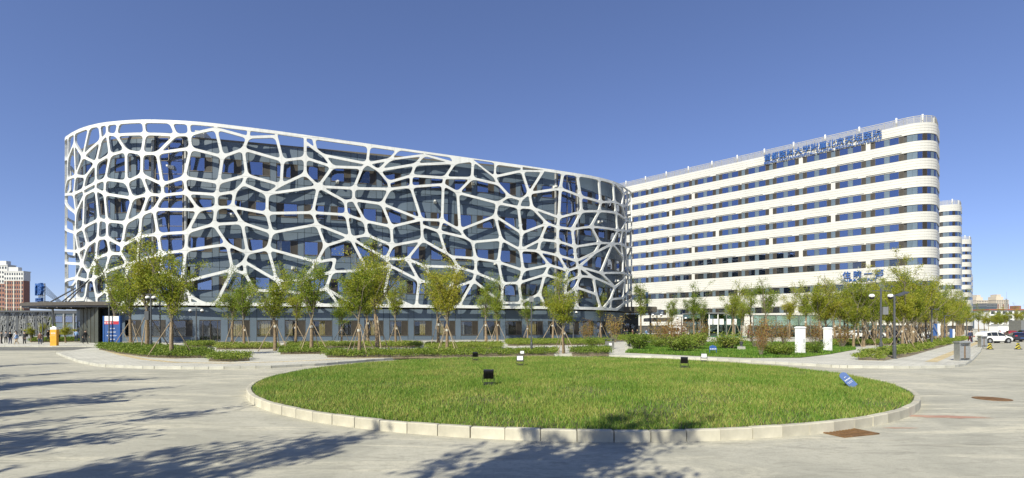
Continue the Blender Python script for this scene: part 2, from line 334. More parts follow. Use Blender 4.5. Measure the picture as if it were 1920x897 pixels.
# lawn mound of the roundabout
def gz(x, y):
    r = math.hypot(x - RC[0], y - RC[1]) / (RR - .18)
    return .2 + .16 * max(0, 1 - r * r) + .02 * math.sin(x * 1.3) * math.cos(y * 1.1)
b = MB(); nr, na = 10, 64
b.v.append((RC[0], RC[1], gz(*RC)))
for k in range(1, nr + 1):
    for i in range(na):
        t = 2 * math.pi * i / na; r = (RR - .15) * k / nr; x, y = RC[0] + r * math.cos(t), RC[1] + r * math.sin(t); b.v.append((x, y, gz(x, y)))
b.f += [(0, 1 + i, 1 + (i + 1) % na) for i in range(na)]
for k in range(nr - 1):
    o = 1 + k * na; b.f += [(o + i, o + na + i, o + na + (i + 1) % na, o + (i + 1) % na) for i in range(na)]
b.m = [0] * len(b.f); tag(b.build('lawn_soil', [M['soil']], smooth=True), kind='structure')
def blades(name, X, Y, Z, hmin, hmax, wid, m, lean=.5):
    n = len(X); r = RNG
    h = r.uniform(hmin, hmax, n) * (.75 + .5 * r.random(n)); a = r.uniform(0, 2 * math.pi, n); la = r.uniform(0, 2 * math.pi, n); ll = h * lean * r.random(n)
    base = np.stack([X, Y, Z], 1); dx = np.stack([np.cos(a), np.sin(a), 0 * a], 1) * (wid * r.uniform(.7, 1.4, n))[:, None]
    tip = base + np.stack([np.cos(la) * ll, np.sin(la) * ll, h], 1)
    V = np.stack([base - dx, base + dx, tip], 1).reshape(-1, 3); F = np.arange(3 * n).reshape(-1, 3)
    return put(name, np_mesh(name, V, F, m))
n = 900000
r = (RR - .2) * np.sqrt(RNG.random(n)); t = RNG.uniform(0, 2 * np.pi, n); X = RC[0] + r * np.cos(t); Y = RC[1] + r * np.sin(t)
patchy = .5 + .5 * np.sin(X * 1.1 + 1.3 * np.sin(Y * .7)) * np.cos(Y * .9 + np.sin(X * .6))
keep = RNG.random(n) < np.clip(1.1 * (13.0 / Y) ** 1.5, .09, .5) * (.35 + .85 * patchy)
X, Y = X[keep], Y[keep]; rr = np.hypot(X - RC[0], Y - RC[1]) / (RR - .18)
Z = .19 + .16 * np.clip(1 - rr * rr, 0, 1) + .02 * np.sin(X * 1.3) * np.cos(Y * 1.1)
hh = (.07 + .05 * patchy[keep] + .05 * (rr > .9))
g = blades('lawn_grass', X, Y, Z, .07, .135, .0095, M['grass'], 1.0); tag(g, 'mown green lawn filling the kerbed roundabout', kind='stuff')
# ------------------------------------------------------------------ nodes and struts of the lattice
TILES = {'A1': (110, 220, 7.175), 'A2': (300, 220, 7.175), 'A3': (490, 230, 7.175), 'A4': (680, 250, 7.175), 'A5': (870, 280, 7.175), 'A6': (1050, 310, 9.54),
         'M1': (110, 340, 7.175), 'M2': (300, 340, 7.175), 'M3': (490, 350, 7.175), 'M4': (680, 370, 7.175), 'M5': (870, 390, 7.175), 'M6': (1050, 400, 9.54),
         'L1': (110, 460, 7.175), 'L2': (300, 460, 7.175), 'L3': (490, 465, 7.175), 'L4': (680, 465, 7.175), 'L5': (870, 465, 7.175), 'L6': (1050, 490, 8.973)}
RIMS = """r1 A1 125;r2 A1 212;r3 A1 415;r4 A1 545;r5 A1 650;r6 A1 810;r7 A1 1135;r8 A2 130;r9 A2 380;r10 A2 745;r11 A2 1200;r12 A3 205;
r13 A3 590;r14 A3 695;r15 A4 90;r16 A4 500;r17 A4 840;r18 A4 1170;r19 A5 125;r20 A5 422;r21 A5 780;r22 A5 1095;r23 A5 1340;r24 A6 310;r25 A6 700;r26 A6 955;r27 A6 1120;r28 A6 1205"""
NODES = """n1 A1 125 560;n2 A1 208 350;n3 A1 325 530;n4 A1 570 310;n5 A1 650 225;n6 A1 770 240;n7 A1 1158 225;n8 A1 905 450;n9 A1 690 510;n10 A1 500 615;
n11 A1 1120 490;n12 A1 1325 485;n13 A1 1115 775;n14 A1 910 870;n15 A1 625 835;n16 A1 500 880;n17 A1 360 800;n18 A1 225 790;n19 A1 115 835;
n20 M1 200 175;n21 M1 325 115;n21b M1 342 185;n22 M1 495 108;n23 M1 615 170;n24 M1 230 430;n25 M1 540 515;n26 M1 650 535;n27 M1 325 630;n14b M1 990 230;n28 M1 900 560;
n29 M1 220 695;n30 M1 520 775;n31 M1 650 760;n32 M1 385 870;n33 M1 850 870;n34 M1 1085 740;n35 M1 1210 175;n36 M1 1110 450;n37 M1 1335 715;n38 M1 1400 190;n39 M1 1280 382;
n40 M2 30 40;n41 A2 325 810;n42 A2 410 420;n44 A2 395 235;n46 A2 215 240;n47 A2 750 150;n45 A2 840 530;n49 A2 1120 430;n48 A2 1185 270;n43 A2 790 880;n50 A2 1165 780;n50b M2 1115 35;
n52 M3 80 100;n53 M2 1010 140;n54 M2 760 180;n56 M2 355 155;n58 M2 520 385;n57 M2 755 355;n55 M2 970 345;n60 M2 725 580;n59 M2 365 685;n62 M2 1105 560;n63 M2 905 850;n64 L2 345 70;n66 L2 10 115;
n68 L2 975 330;n69 L2 1180 110;n69b L2 1130 220;n71 L2 1150 385;n73 L2 1265 610;n70 L2 295 500;n77 L2 395 680;
n78 L1 260 85;n79 L1 315 255;n80 L1 395 370;n81 L1 495 180;n83 L1 690 110;n85 L1 840 115;n87 L1 1060 215;n82 L1 385 475;n88 L1 235 440;n84 L1 460 455;n89 L1 620 365;n86 L1 930 260;n95 L1 1110 430;n90 L2 25 345;n91 L1 1130 570;n92 L1 650 600;n93 L1 505 705;n94 L1 875 600;
n51 A3 265 840;n96 A3 285 510;n98 A3 200 185;n99 A3 590 475;n100 A3 590 260;n102 A3 735 370;n104 A3 840 440;n101 A3 960 595;n97 A3 590 690;n107 M3 768 0;n106 A3 1358 608;n105 A4 60 410;
n110 A4 370 350;n111 A4 215 500;n112 A4 830 290;n113 A4 1240 400;n114 A4 710 420;n118 A4 655 570;n119a A4 350 660;n119 A4 365 750;n120 A4 650 720;n116 A4 1105 600;n122 A4 1085 690;n109 M3 1245 25;
n126 M3 1240 180;n127 M3 1130 200;n128 M3 1145 380;n129 M3 690 350;n133 M3 75 360;n65 M3 140 620;n132 M3 750 510;n134 M3 860 800;n131 M3 1200 690;n130 M4 30 320;n136 M4 60 510;n121 M4 260 90;n138 M4 385 395;n139 M4 400 650;
n140 M4 790 300;n140b M4 795 380;n141 M4 805 575;n143 M4 1070 310;n144 M4 1030 460;n146 M4 1120 750;n147 M4 1310 440;n125 A4 1280 800;n148 M5 20 400;n152 M5 115 460;
n117 A5 125 150;n150 A5 110 390;n155 A5 465 470;n156 A5 410 370;n157 A5 780 290;n159 A5 1070 290;n160 A5 880 590;n161 A5 1300 530;n158 A5 610 630;n162 A5 770 680;n166 A5 455 725;n167 A5 735 780;n163 A5 920 790;
n168 M5 420 110;n169 M5 775 340;n170 M5 1120 210;n165 M5 1280 130;n172 M5 1265 260;n153 M5 505 425;n171 M5 760 565;n173 M5 1030 430;n178 M5 1000 580;n176 M5 1265 450;n180 M5 1270 640;n181 M5 1150 770;n179 M5 800 840;n177 M5 465 730;n154 M5 160 680;n184 M4 1200 800;
n185 L5 160 335;n185b L5 130 440;n186 L5 520 480;n191 L5 740 470;n192 L5 1090 360;n190 L5 510 740;n193 L5 775 740;n195 L5 1020 620;n183 L6 130 160;n194 L6 105 340;n199 L6 95 590;n198 L6 350 250;n200 L6 270 440;n197 L6 320 95;n204 M6 295 855;n206 M6 265 600;n175 M6 225 285;n209 M6 560 240;n207 M6 720 530;n205 M6 640 700;n212 M6 940 545;n211 M6 1040 305;
n164 A6 375 560;n208 A6 390 830;n218 A6 735 660;n219 A6 710 820;n220 A6 985 655;n216 A6 1010 850;n221 A6 1120 730;n223 A6 1145 510;n225 A6 1215 460;n224 A6 1215 720;n222 M6 1190 125;n217 M6 1120 305;n226 M6 1190 320;n213 M6 1095 545;n227 M6 1180 610;n215 M6 1140 800;
n214 L6 690 200;n229 L6 1070 195;n233 L6 1095 300;n231 L6 930 440;n201 L6 565 270;n202 L6 620 560;n235 L6 860 640;n234 L6 1070 620;n232 L6 1155 240;n236 L6 1160 530;
n74 L3 90 10;n75 L3 210 440;n239 L3 290 575;n237 L3 745 190;n137 L3 995 150;n241 L3 950 320;n238 L3 570 430;n243 L3 870 545;n240 L3 605 625;
n242 L4 60 305;n142 L4 315 148;n246 L4 370 240;n145 L4 600 150;n249 L4 830 245;n247 L4 760 440;n248 L4 290 620;n250 L4 1000 490;n188 L4 1290 260;n189 L4 1170 560"""
# nodes on the lower edge: tile x y (y None -> the level lower edge)
BOTS = """b1 L1 245 752;b2 L1 345 748;b3 L1 520 845;b4 L1 655 -;b5 L1 900 -;b6 L1 1140 -;b7 L2 400 -;b8 L2 640 -;b9 L2 740 -;b10 L2 1090 -;b11 L3 10 -;b12 L3 560 -;b13 L3 830 -;b14 L3 1070 -;b15 L3 1290 -;b16 L4 60 -;b18 L4 410 -;b17 L4 720 -;b19 L4 1150 -;b20 L4 1280 -;b21 L5 505 -;b22 L5 780 -;b23 L5 1110 -;b24 L6 100 -;b25 L6 290 -;b26 L6 705 -;b27 L6 860 -;b28 L6 965 -;b29 L6 1090 725"""
LEFT = [(122, None, 'cl0'), (0, 300, 'cl1'), (0, 366, 'cl2'), (0, 378, 'cl2b'), (0, 429, 'cl3'), (0, 470, 'cl4'), (0, 529, 'cl5'), (0, 565, 'cl6')]
RIGHT = [(0, None, 'cr0'), (0, 417, 'cr1'), (0, 428, 'cr2'), (0, 463, 'cr3'), (0, 515, 'cr4'), (0, 552, 'cr5'), (0, 563, 'cr6')]
EDGES = """r1 n1;r2 n2;r3 n3;r4 n4;r5 n5;r6 n6;r7 n7;r8 n46;r9 n44;r10 n47;r11 n48;r12 n98;r13 n100;r14 n102;r15 n105;r16 n110;r17 n112;r18 n113;r19 n117;r20 n156;r21 n157;r22 n159;r23 n161;r24 n164;r25 n218;r26 n220;r26 n223;r27 n223;r28 n225;
n1 n2;n1 cl1;n1 n19;n2 n3;n2 n18;n3 n4;n3 n10;n3 n18;n4 n5;n4 n10;n5 n6;n5 n9;n6 n7;n6 n8;n7 n46;n7 n11;n8 n9;n8 n14;n8 n11;n9 n10;n9 n15;n10 n16;n10 n17;n11 n12;n11 n13;n12 n46;n12 n42;n12 n40;
n13 n14;n13 n40;n13 n35;n14 n15;n14 n14b;n15 n16;n15 n23;n16 n21;n16 n22;n17 n18;n17 n21;n18 n19;n18 n20;n19 cl2;n20 cl2;n20 n21;n20 n24;n21 n21b;n21b n22;n21b n24;n21b n27;n22 n23;n22 n25;n23 n14b;n23 n26;
n24 cl2b;n24 n29;n25 n26;n25 n27;n25 n30;n26 n28;n26 n31;n27 n29;n27 n32;n14b n35;n14b n28;n28 n36;n28 n33;n29 cl3;n29 n78;n30 n31;n30 n32;n30 n81;n31 n33;n31 n83;n32 n78;n32 n79;n33 n34;n33 n85;n34 n36;n34 n37;n34 n87;n35 n36;n35 n38;n36 n39;n37 n39;n37 n59;n37 n66;n38 n40;n38 n39;n38 n56;n39 n58;
n40 n41;n41 n42;n41 n43;n41 n56;n42 n44;n42 n45;n44 n46;n44 n47;n47 n48;n47 n45;n45 n49;n45 n43;n48 n49;n48 n98;n49 n96;n49 n50;n43 n50;n43 n54;n50 n51;n50 n50b;n50b n52;n50b n53;n53 n54;n53 n55;n54 n56;n54 n57;n56 n58;n57 n58;n57 n55;n57 n60;n58 n59;n55 n133;n55 n62;n60 n62;n60 n59;n60 n63;n59 n64;n62 n65;n62 n69;n63 n64;n63 n68;n63 n69;n64 n66;n64 n70;n66 n90;
n68 n70;n68 n69b;n68 n71;n68 b9;n69 n69b;n69 n74;n69b n71;n69b n75;n71 n73;n73 b10;n73 n239;n70 n90;n70 n77;n77 b7;n77 b8;
n78 cl4;n78 n79;n79 cl5x;n79 n88;n79 n80;n80 n81;n80 n82;n81 n83;n81 n84;n83 n85;n83 n89;n85 n86;n87 n66;n87 n86;n82 n88;n82 n84;n82 b2;n88 cl5;n88 b1;n84 n89;n84 n93;n89 n86;n89 n92;n86 n95;n86 n94;n95 n90;n95 n91;n91 b6;n92 n93;n92 b4;n92 n94;n93 b3;n94 b5;n94 b6;
n51 n96;n51 n52;n51 n97;n96 n98;n96 n99;n99 n100;n99 n101;n99 n97;n100 n102;n102 n104;n104 n101;n104 n105;n101 n106;n101 n107;n97 n107;n107 n109;n107 n52;n107 n129;n107 n127;n106 n105;n106 n109;n105 n110;n105 n111;n110 n111;n110 n112;n112 n113;n112 n114;n113 n114;n113 n116;n113 n117;n114 n111;n114 n118;n111 n119a;n118 n119a;n118 n116;n118 n120;n119a n119;n119 n109;n119 n120;n119 n121;n120 n122;n120 n140;n116 n150;n116 n122;n122 n125;n122 n143;n109 n126;
n126 n127;n126 n121;n126 n130;n127 n128;n128 n129;n128 n130;n128 n131;n129 n133;n129 n132;n133 n52;n133 n65;n65 n132;n65 n74;n132 n131;n132 n134;n134 n131;n134 n237;n131 n136;n131 n242;n131 n142;n130 n138;n130 n136;n136 n139;n121 n140;n121 n138;n138 n140;n138 n139;n139 n141;n139 n142;n140 n143;n140 n140b;n140b n144;n140b n141;n141 n145;n141 n146;n143 n144;n143 n147;n144 n148;n144 n146;n146 n184;n184 n154;n184 n188;n147 n125;n147 n168;n147 n148;n125 n150;n125 n166;n148 n152;n152 n153;n152 n154;
n117 n150;n117 n156;n150 n155;n155 n156;n155 n158;n156 n157;n157 n159;n157 n160;n159 n160;n160 n161;n160 n162;n160 n163;n161 n164;n161 n165;n158 n162;n158 n166;n162 n167;n166 n167;n166 n168;n167 n163;n167 n169;n163 n170;n163 n165;n168 n169;n168 n153;n169 n170;n169 n171;n170 n172;n170 n173;n165 n172;n165 n208;n172 n175;n172 n176;n153 n171;n153 n177;n171 n173;n171 n178;n171 n179;n173 n176;n173 n178;n178 n180;n178 n181;n176 n206;n176 n180;n180 n204;n180 n183;n181 n179;n181 n183;n181 n192;n179 n177;n179 n191;n177 n154;n177 n186;n154 n185;
n185 n185b;n185 n188;n185 n186;n185b n189;n185b b20;n185b n190;n186 n191;n186 n190;n191 n192;n191 n193;n192 n194;n192 n195;n190 n193;n190 b21;n193 b22;n193 n195;n195 b23;n183 n194;n183 n197;n194 n199;n194 n198;n199 n200;n199 b24;n198 n197;n198 n201;n198 n200;n200 n202;n200 b25;n197 n204;n197 n205;n197 n214;n197 n201;n204 n206;n204 n205;n206 n175;n206 n207;n175 n208;n175 n209;n209 n219;n209 n211;n209 n207;n207 n212;n207 n205;n205 n212;n212 n211;n212 n213;n212 n214;n212 n215;n211 n216;n211 n217;
n164 n218;n164 n208;n208 n219;n218 n219;n218 n220;n219 n216;n220 n221;n220 n216;n216 n222;n221 n223;n221 n224;n221 n222;n223 n225;n225 n224;n224 n222;n222 cr1;n222 n217;n217 n226;n217 n213;n226 cr2;n226 n227;n213 n227;n213 n215;n227 cr3;n215 n229;n214 n229;n214 n231;n229 n233;n229 n232;n233 n231;n233 n234;n231 n201;n231 n235;n201 n202;n202 b26;n235 n234;n235 b26;n235 b27;n234 b29;n232 cr4;n232 n236;n236 n234;n236 cr5;
n74 n75;n74 n237;n75 n238;n75 n239;n239 b11;n239 n240;n237 n137;n237 n238;n137 n241;n241 n238;n241 n242;n241 n243;n238 n240;n243 n240;n243 b14;n243 b15;n240 b12;n240 b13;n242 n246;n242 b16;n142 n145;n142 n246;n246 n247;n246 n248;n145 n249;n145 n247;n249 n188;n249 n250;n247 n250;n247 b17;n248 b17;n248 b18;n250 n189;n188 n189;n189 b19"""
EDGES = EDGES.replace('n79 cl5x;', 'n79 cl4b;')
LEFT.insert(6, (0, 493.5, 'cl4b'))
LA, LUL, LUR, LVF, LR = 0.283, -19.9, 28.35, 76.8, 26.6
LVC = LVF + LR
ZBOT = 5.2
RIMY = [(119, 263), (124, 257), (130, 251), (150, 241), (175, 233), (200, 229), (240, 225), (280, 224), (340, 226), (400, 231), (500, 243), (600, 257), (700, 271), (800, 285), (900, 299), (1000, 313), (1080, 325), (1130, 334), (1150, 340), (1165, 346), (1175, 353), (1181, 360), (1187, 366)]
LSTR = LUR - LUL
LPER = 2 * LSTR + 2 * math.pi * LR
cA, sA = math.cos(LA), math.sin(LA)
def uv2xy(u, v): return (u * cA - v * sA, u * sA + v * cA)
def stad_uv(s, off=0.0):
    """point of the oval's plan at arc length s (0 = left end of the straight front), moved outward by off"""
    q = LR * math.pi
    s = (s + q / 2 + LPER) % LPER - q / 2
    R = LR + off
    if s < 0:
        t = -s / LR; return (LUL - R * math.sin(t), LVC - R * math.cos(t))
    if s <= LSTR: return (LUL + s, LVC - R)
    s -= LSTR
    if s <= q:
        t = s / LR; return (LUR + R * math.sin(t), LVC - R * math.cos(t))
    s -= q
    if s <= LSTR: return (LUR - s, LVC + R)
    s -= LSTR
    t = math.pi - s / LR
    return (LUL - R * math.sin(t), LVC - R * math.cos(t))
def stad(s, off=0.0): return uv2xy(*stad_uv(s, off))
# ------------------------------------------------------------------ the lattice screen, laid out on the oval's surface in (s, z)
def lattice_graph():
    F = FPX
    ss = np.arange(-45, LSTR + 45, .05); P = np.array([stad(s) for s in ss]); px = 960 + F * P[:, 0] / P[:, 1]
    i0, i1 = int(np.argmin(px)), int(np.argmax(px)); ss, P, px = ss[i0:i1 + 1], P[i0:i1 + 1], px[i0:i1 + 1]; SL, SR = float(ss[0]), float(ss[-1])
    pos = {}
    def add(n, x, y, z=None, s=None):
        Y = float(np.interp(x, px, P[:, 1])); pos[n] = (float(np.interp(x, px, ss)) if s is None else s, CAMH - (y - HOR) * Y / F if z is None else z)
    for l in RIMS.replace('\n', '').split(';'):
        n, t, x = l.split(); o = TILES[t]; add(n, o[0] + float(x) / o[2], float(np.interp(o[0] + float(x) / o[2], [q[0] for q in RIMY], [q[1] for q in RIMY])))
    for l in (NODES + ';' + BOTS).replace('\n', '').split(';'):
        n, t, x, y = l.split(); o = TILES[t]
        add(n, o[0] + float(x) / o[2], 0 if y == '-' else o[1] + float(y) / o[2], ZBOT if y == '-' else None)
    for side, S, x in ((LEFT, SL, px[0]), (RIGHT, SR, px[-1])):
        for _, y, n in side: add(n, x, y or float(np.interp(x, [q[0] for q in RIMY], [q[1] for q in RIMY])), None, S)
    E = [tuple(e.split()) for e in EDGES.replace('\n', '').split(';')] + [('n227', 'n232')]
    ch = lambda L: [(L[i], L[i + 1]) for i in range(len(L) - 1)]
    rims = ['cl0'] + ['r%d' % i for i in range(1, 29)] + ['cr0']
    bots = sorted(['cl6', 'cr6'] + [l.split()[0] for l in BOTS.replace('\n', '').split(';')], key=lambda n: pos[n][0])
    R, B = set(rims), set(bots)
    E += ch(rims) + ch(bots) + ch([n for _, _, n in LEFT]) + ch([n for _, _, n in RIGHT])
    # the rest of the oval, round the back: a jittered honeycomb from SR to SL + perimeter
    s0, s1 = SR, SL + LPER; nc = 24; zL, zR = pos['cl0'][1], pos['cr0'][1]; zs = [0, .17, .35, .53, .71, .87, 1.0]; zq = lambda s, k: ZBOT + k * (zR + (zL - zR) * (s - s0) / (s1 - s0) - ZBOT); rg = random.Random(3); w0 = (s1 - s0) / nc
    rows = [[] for _ in zs]
    for j in range(len(zs) - 1):
        for i in range(nc + 1):
            s = s0 + w0 * (i + (.5 if j % 2 else 0))
            if s > s1 + .01: continue
            edge = (i == 0 and j % 2 == 0) or (i == nc and j % 2 == 0)
            s = s if edge else s + rg.uniform(-1.3, 1.3)
            for jj, q in ((j, .35), (j + 1, -.35)):
                nm = 'k%d_%d_%d' % (j, i, jj); z = zq(s, zs[jj])
                if 0 < jj < len(zs) - 1: z += (1.2 if ((i + jj) % 2) else -1.2) * 0 + rg.uniform(-1.1, 1.1)
                pos[nm] = (s if edge else s + q * rg.uniform(-1, 1), z); rows[jj].append(nm)
            E.append(('k%d_%d_%d' % (j, i, j), 'k%d_%d_%d' % (j, i, j + 1)))
    for jj, row in enumerate(rows):
        row.sort(key=lambda n: pos[n][0])
        if jj % 1 == 0:
            for S, nm in ((s0, 'kl%d' % jj), (s1, 'kr%d' % jj)):
                if not any(abs(pos[n][0] - S) < .02 for n in row): pos[nm] = (S, zq(S, zs[jj])); row.append(nm)
        row.sort(key=lambda n: pos[n][0]); E += ch(row)
        if jj == 0: B |= set(row)
        if jj == len(zs) - 1: R |= set(row)
    for S in (s0, s1):
        col = sorted([n for r in rows for n in r if abs(pos[n][0] - S) < .02], key=lambda n: pos[n][1])
        E += [e for e in ch(col) if e not in E]
    return pos, E, R, B
def lattice_build(parent):
    pos, E, R, B = lattice_graph()
    adj = {}
    for a, b in E:
        if b not in adj.setdefault(a, []): adj[a].append(b)
        if a not in adj.setdefault(b, []): adj[b].append(a)
    for n in adj: adj[n].sort(key=lambda m: math.atan2(pos[m][1] - pos[n][1], pos[m][0] - pos[n][0]))
    seen = set(); faces = []
    for a in adj:
        for b in adj[a]:
            f = []; u, v = a, b
            while (u, v) not in seen:
                seen.add((u, v)); f.append(u); l = adj[v]; u, v = v, l[(l.index(u) - 1) % len(l)]
            if f: faces.append(f)
    area = lambda p: .5 * sum(p[i - 1][0] * p[i][1] - p[i][0] * p[i - 1][1] for i in range(len(p)))
    DEP = .26; V = []; FA = []; MI = []
    def P3(q, off):
        x, y = stad(q[0], off); V.append((x, y, q[1])); return len(V) - 1
    def quad(a, b, c, d): # counter-clockwise seen from outside, on both skins
        p = [P3(q, 0) for q in (a, b, c, d)]; FA.append(tuple(p)); p = [P3(q, -DEP) for q in (a, b, c, d)]; FA.append(tuple(p[::-1]))
    def tri(a, b, c):
        p = [P3(q, 0) for q in (a, b, c)]; FA.append(tuple(p)); p = [P3(q, -DEP) for q in (a, b, c)]; FA.append(tuple(p[::-1]))
    def wall(a, b):
        FA.append((P3(a, 0), P3(a, -DEP), P3(b, -DEP), P3(b, 0)))
    lerp = lambda a, b, t: (a[0] + (b[0] - a[0]) * t, a[1] + (b[1] - a[1]) * t)
    for f in faces:
        p = [pos[n] for n in f]; A = area(p)
        if A <= 0 or len(p) < 3: continue
        n = len(p); base = []
        for i in range(n):
            a, b = f[i], f[(i + 1) % n]
            base.append(.46 if a in R and b in R else .46 if a in B and b in B else .185)
        hole = None
        for k in (1, .85, .7, .55, .4):
            Q = []; ok = True
            for i in range(n):
                (x0, y0), (x1, y1), (x2, y2) = p[i - 1], p[i], p[(i + 1) % n]
                d0 = math.hypot(x1 - x0, y1 - y0); d1 = math.hypot(x2 - x1, y2 - y1)
                n0 = (-(y1 - y0) / d0, (x1 - x0) / d0); n1 = (-(y2 - y1) / d1, (x2 - x1) / d1); w0, w1 = base[i - 1] * k, base[i] * k
                den = n0[0] * n1[1] - n0[1] * n1[0]
                if abs(den) < .08: q = (x1 + n0[0] * (w0 + w1) / 2, y1 + n0[1] * (w0 + w1) / 2)
                else: q = (x1 + (w0 * n1[1] - w1 * n0[1]) / den, y1 + (w1 * n0[0] - w0 * n1[0]) / den)
                Q.append(q)
            for i in range(n):
                a, b, c, d = p[i], p[(i + 1) % n], Q[i], Q[(i + 1) % n]
                if (b[0] - a[0]) * (d[0] - c[0]) + (b[1] - a[1]) * (d[1] - c[1]) <= .02: ok = False
            if ok and area(Q) > .12: hole = Q; break
        if not hole:
            for i in range(1, n - 1): tri(p[0], p[i], p[i + 1])
            continue
        T = []
        for i in range(n):
            q0, q1, q2 = hole[i - 1], hole[i], hole[(i + 1) % n]
            l0, l1 = math.dist(q0, q1), math.dist(q1, q2); t = min(.62, .36 * l0, .36 * l1)
            a, b = lerp(q1, q0, t / l0), lerp(q1, q2, t / l1); arc = []
            for j in range(6):
                u = j / 5; arc.append(lerp(lerp(a, q1, u), lerp(q1, b, u), u))
            T.append(arc)
        for i in range(n):
            arc = T[i]
            for j in range(5): tri(p[i], arc[j + 1], arc[j]); wall(arc[j], arc[j + 1])
            a, b = arc[-1], T[(i + 1) % n][0]; c, d = p[i], p[(i + 1) % n]; m = max(1, int(math.dist(c, d) / 1.4))
            for j in range(m):
                u, v = j / m, (j + 1) / m; quad(lerp(c, d, u), lerp(c, d, v), lerp(a, b, v), lerp(a, b, u)); wall(lerp(a, b, u), lerp(a, b, v))
    # close the upper and the lower edge
    for a, b in E:
        for S, top in ((R, True), (B, False)):
            if a in S and b in S:
                p, q = (pos[a], pos[b]) if pos[a][0] < pos[b][0] else (pos[b], pos[a]); m = max(1, int(math.dist(p, q) / 1.4))
                for j in range(m):
                    u, v = lerp(p, q, j / m), lerp(p, q, (j + 1) / m)
                    if top: FA.append((P3(u, 0), P3(v, 0), P3(v, -DEP), P3(u, -DEP)))
                    else: FA.append((P3(u, 0), P3(u, -DEP), P3(v, -DEP), P3(v, 0)))
    me = bpy.data.meshes.new('lattice_screen'); me.from_pydata(V, [], FA); me.materials.append(M['white'])
    bm = bmesh.new(); bm.from_mesh(me); bmesh.ops.remove_doubles(bm, verts=bm.verts, dist=.002); bm.to_mesh(me); bm.free(); me.update()
    return put('lattice_screen', me, parent)
# ------------------------------------------------------------------ the oval building behind the lattice
oval = thing('lattice_building', 'long oval building wrapped in a white honeycomb lattice screen over slate blue walls', 'building', (*uv2xy((LUL + LUR) / 2, LVC), 0))
OVL = Matrix.Translation(oval.location).inverted()
def inpart(o):      # parts are modelled in world coordinates
    o.matrix_parent_inverse = OVL; return o
inpart(lattice_build(oval))
INN = [stad(s, -1.3) for s in np.arange(-LR * 2.7, LSTR + LR * 2.7, .6)]
cum = [0.0]
for i in range(1, len(INN)): cum.append(cum[-1] + math.dist(INN[i - 1], INN[i]))
def inn(q):
    i = max(1, min(len(cum) - 1, int(np.searchsorted(cum, q)))); t = (q - cum[i - 1]) / (cum[i] - cum[i - 1]); a, b = INN[i - 1], INN[i]
    return (a[0] + (b[0] - a[0]) * t, a[1] + (b[1] - a[1]) * t)
def shrink(P, d):
    out = []
    for i in range(len(P)):
        a, b = Vector(P[i - 1 if i else 0]), Vector(P[(i + 1) if i + 1 < len(P) else i]); t = (b - a).normalized(); out.append((P[i][0] - t.y * d, P[i][1] + t.x * d))
    return out
ZR = 28.1
core = shrink(INN, .75)
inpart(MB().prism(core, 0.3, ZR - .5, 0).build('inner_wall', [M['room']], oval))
inpart(MB().prism(shrink(INN, .02), ZR, ZR + .25, 0).build('roof', [M['joint']], oval))
inpart(MB().prism(shrink(INN, .35), ZR - .5, ZR, 0).build('roof', [M['dark']], oval))
# pieces of the facade, all built once in wall coordinates: x along the wall, y outward, z up
def piece_panel(w, h, t=.1):
    k = .012; b = MB(); W, H = w / 2, h / 2
    b.add([(-W, -t, -H), (W, -t, -H), (W, -t, H), (-W, -t, H), (-W, 0, -H), (W, 0, -H), (W, 0, H), (-W, 0, H), (-W + k, k, -H + k), (W - k, k, -H + k), (W - k, k, H - k), (-W + k, k, H - k)],
          [(0, 4, 5, 1), (1, 5, 6, 2), (2, 6, 7, 3), (3, 7, 4, 0), (4, 8, 9, 5), (5, 9, 10, 6), (6, 10, 11, 7), (7, 11, 8, 4), (8, 11, 10, 9)])
    b.m = [0] * len(b.f); return b.mesh('wall_panel', [M['panel']])
def frame_mesh(w, h, split, m, bar=.06, dep=.14, name='window'):
    b = MB(); W, H = w / 2, h / 2
    b.box(0, -dep / 2, H - bar / 2, w, dep, bar); b.box(0, -dep / 2, -H + bar / 2, w, dep, bar)
    for x in [-W + bar / 2, W - bar / 2] + list(split): b.box(x, -dep / 2, 0, bar, dep - .004, h - 2 * bar)
    b.box(0, .03, -H - .03, w + .06, .1, .05)
    return b.mesh(name, [m])
def flat(w, h, y, m, name, cx=0.0, t=.02):
    b = MB().box(cx, y, 0, w, t, h); return b.mesh(name, [m])
def curtain_mesh(w, h, y, m, x0, x1):
    b = MB(); n = max(4, int((x1 - x0) / .09)); vs = []
    for i in range(n + 1):
        x = x0 + (x1 - x0) * i / n; yy = y + .035 * math.sin(i * 2.2) + .01 * math.sin(i * 5.1); vs += [(x, yy, -h / 2), (x, yy, h / 2)]
    b.add(vs, [(2 * i, 2 * i + 2, 2 * i + 3, 2 * i + 1) for i in range(n)]); return b.mesh('curtain', [m])
WS, WC, WP, WH = .85, .92, 1.88, 1.95
MOD = WS + WC + WP
WW = WC + WP - .05
def win_set(flip):
    sgn = -1 if flip else 1; xs = sgn * (-WW / 2 + WC)
    d = {'frame': frame_mesh(WW, WH, [xs], M['bronze'])}
    cxp = sgn * (WC / 2); cxc = sgn * (-WW / 2 + WC / 2)
    d['pane'] = flat(WP - .1, WH - .12, -.06, M['glass'], 'pane', cxp); d['pane_dark'] = flat(WP - .1, WH - .12, -.06, M['glass_dark'], 'pane', cxp)
    d['casement'] = flat(WC - .1, WH - .12, -.05, M['casement'], 'casement', cxc)
    lo, hi = cxp - WP / 2 + .05, cxp + WP / 2 - .05
    d['cur'] = [curtain_mesh(WP, WH - .1, -.3, M['curtain_gold'], lo, lo + .75), curtain_mesh(WP, WH - .1, -.3, M['curtain_gold'], hi - .6, hi), curtain_mesh(WP, WH - .1, -.3, M['curtain_white'], lo, hi - .3), curtain_mesh(WP, WH - .1, -.3, M['curtain_gold'], lo, hi)]
    return d
WSET = [win_set(False), win_set(True)]
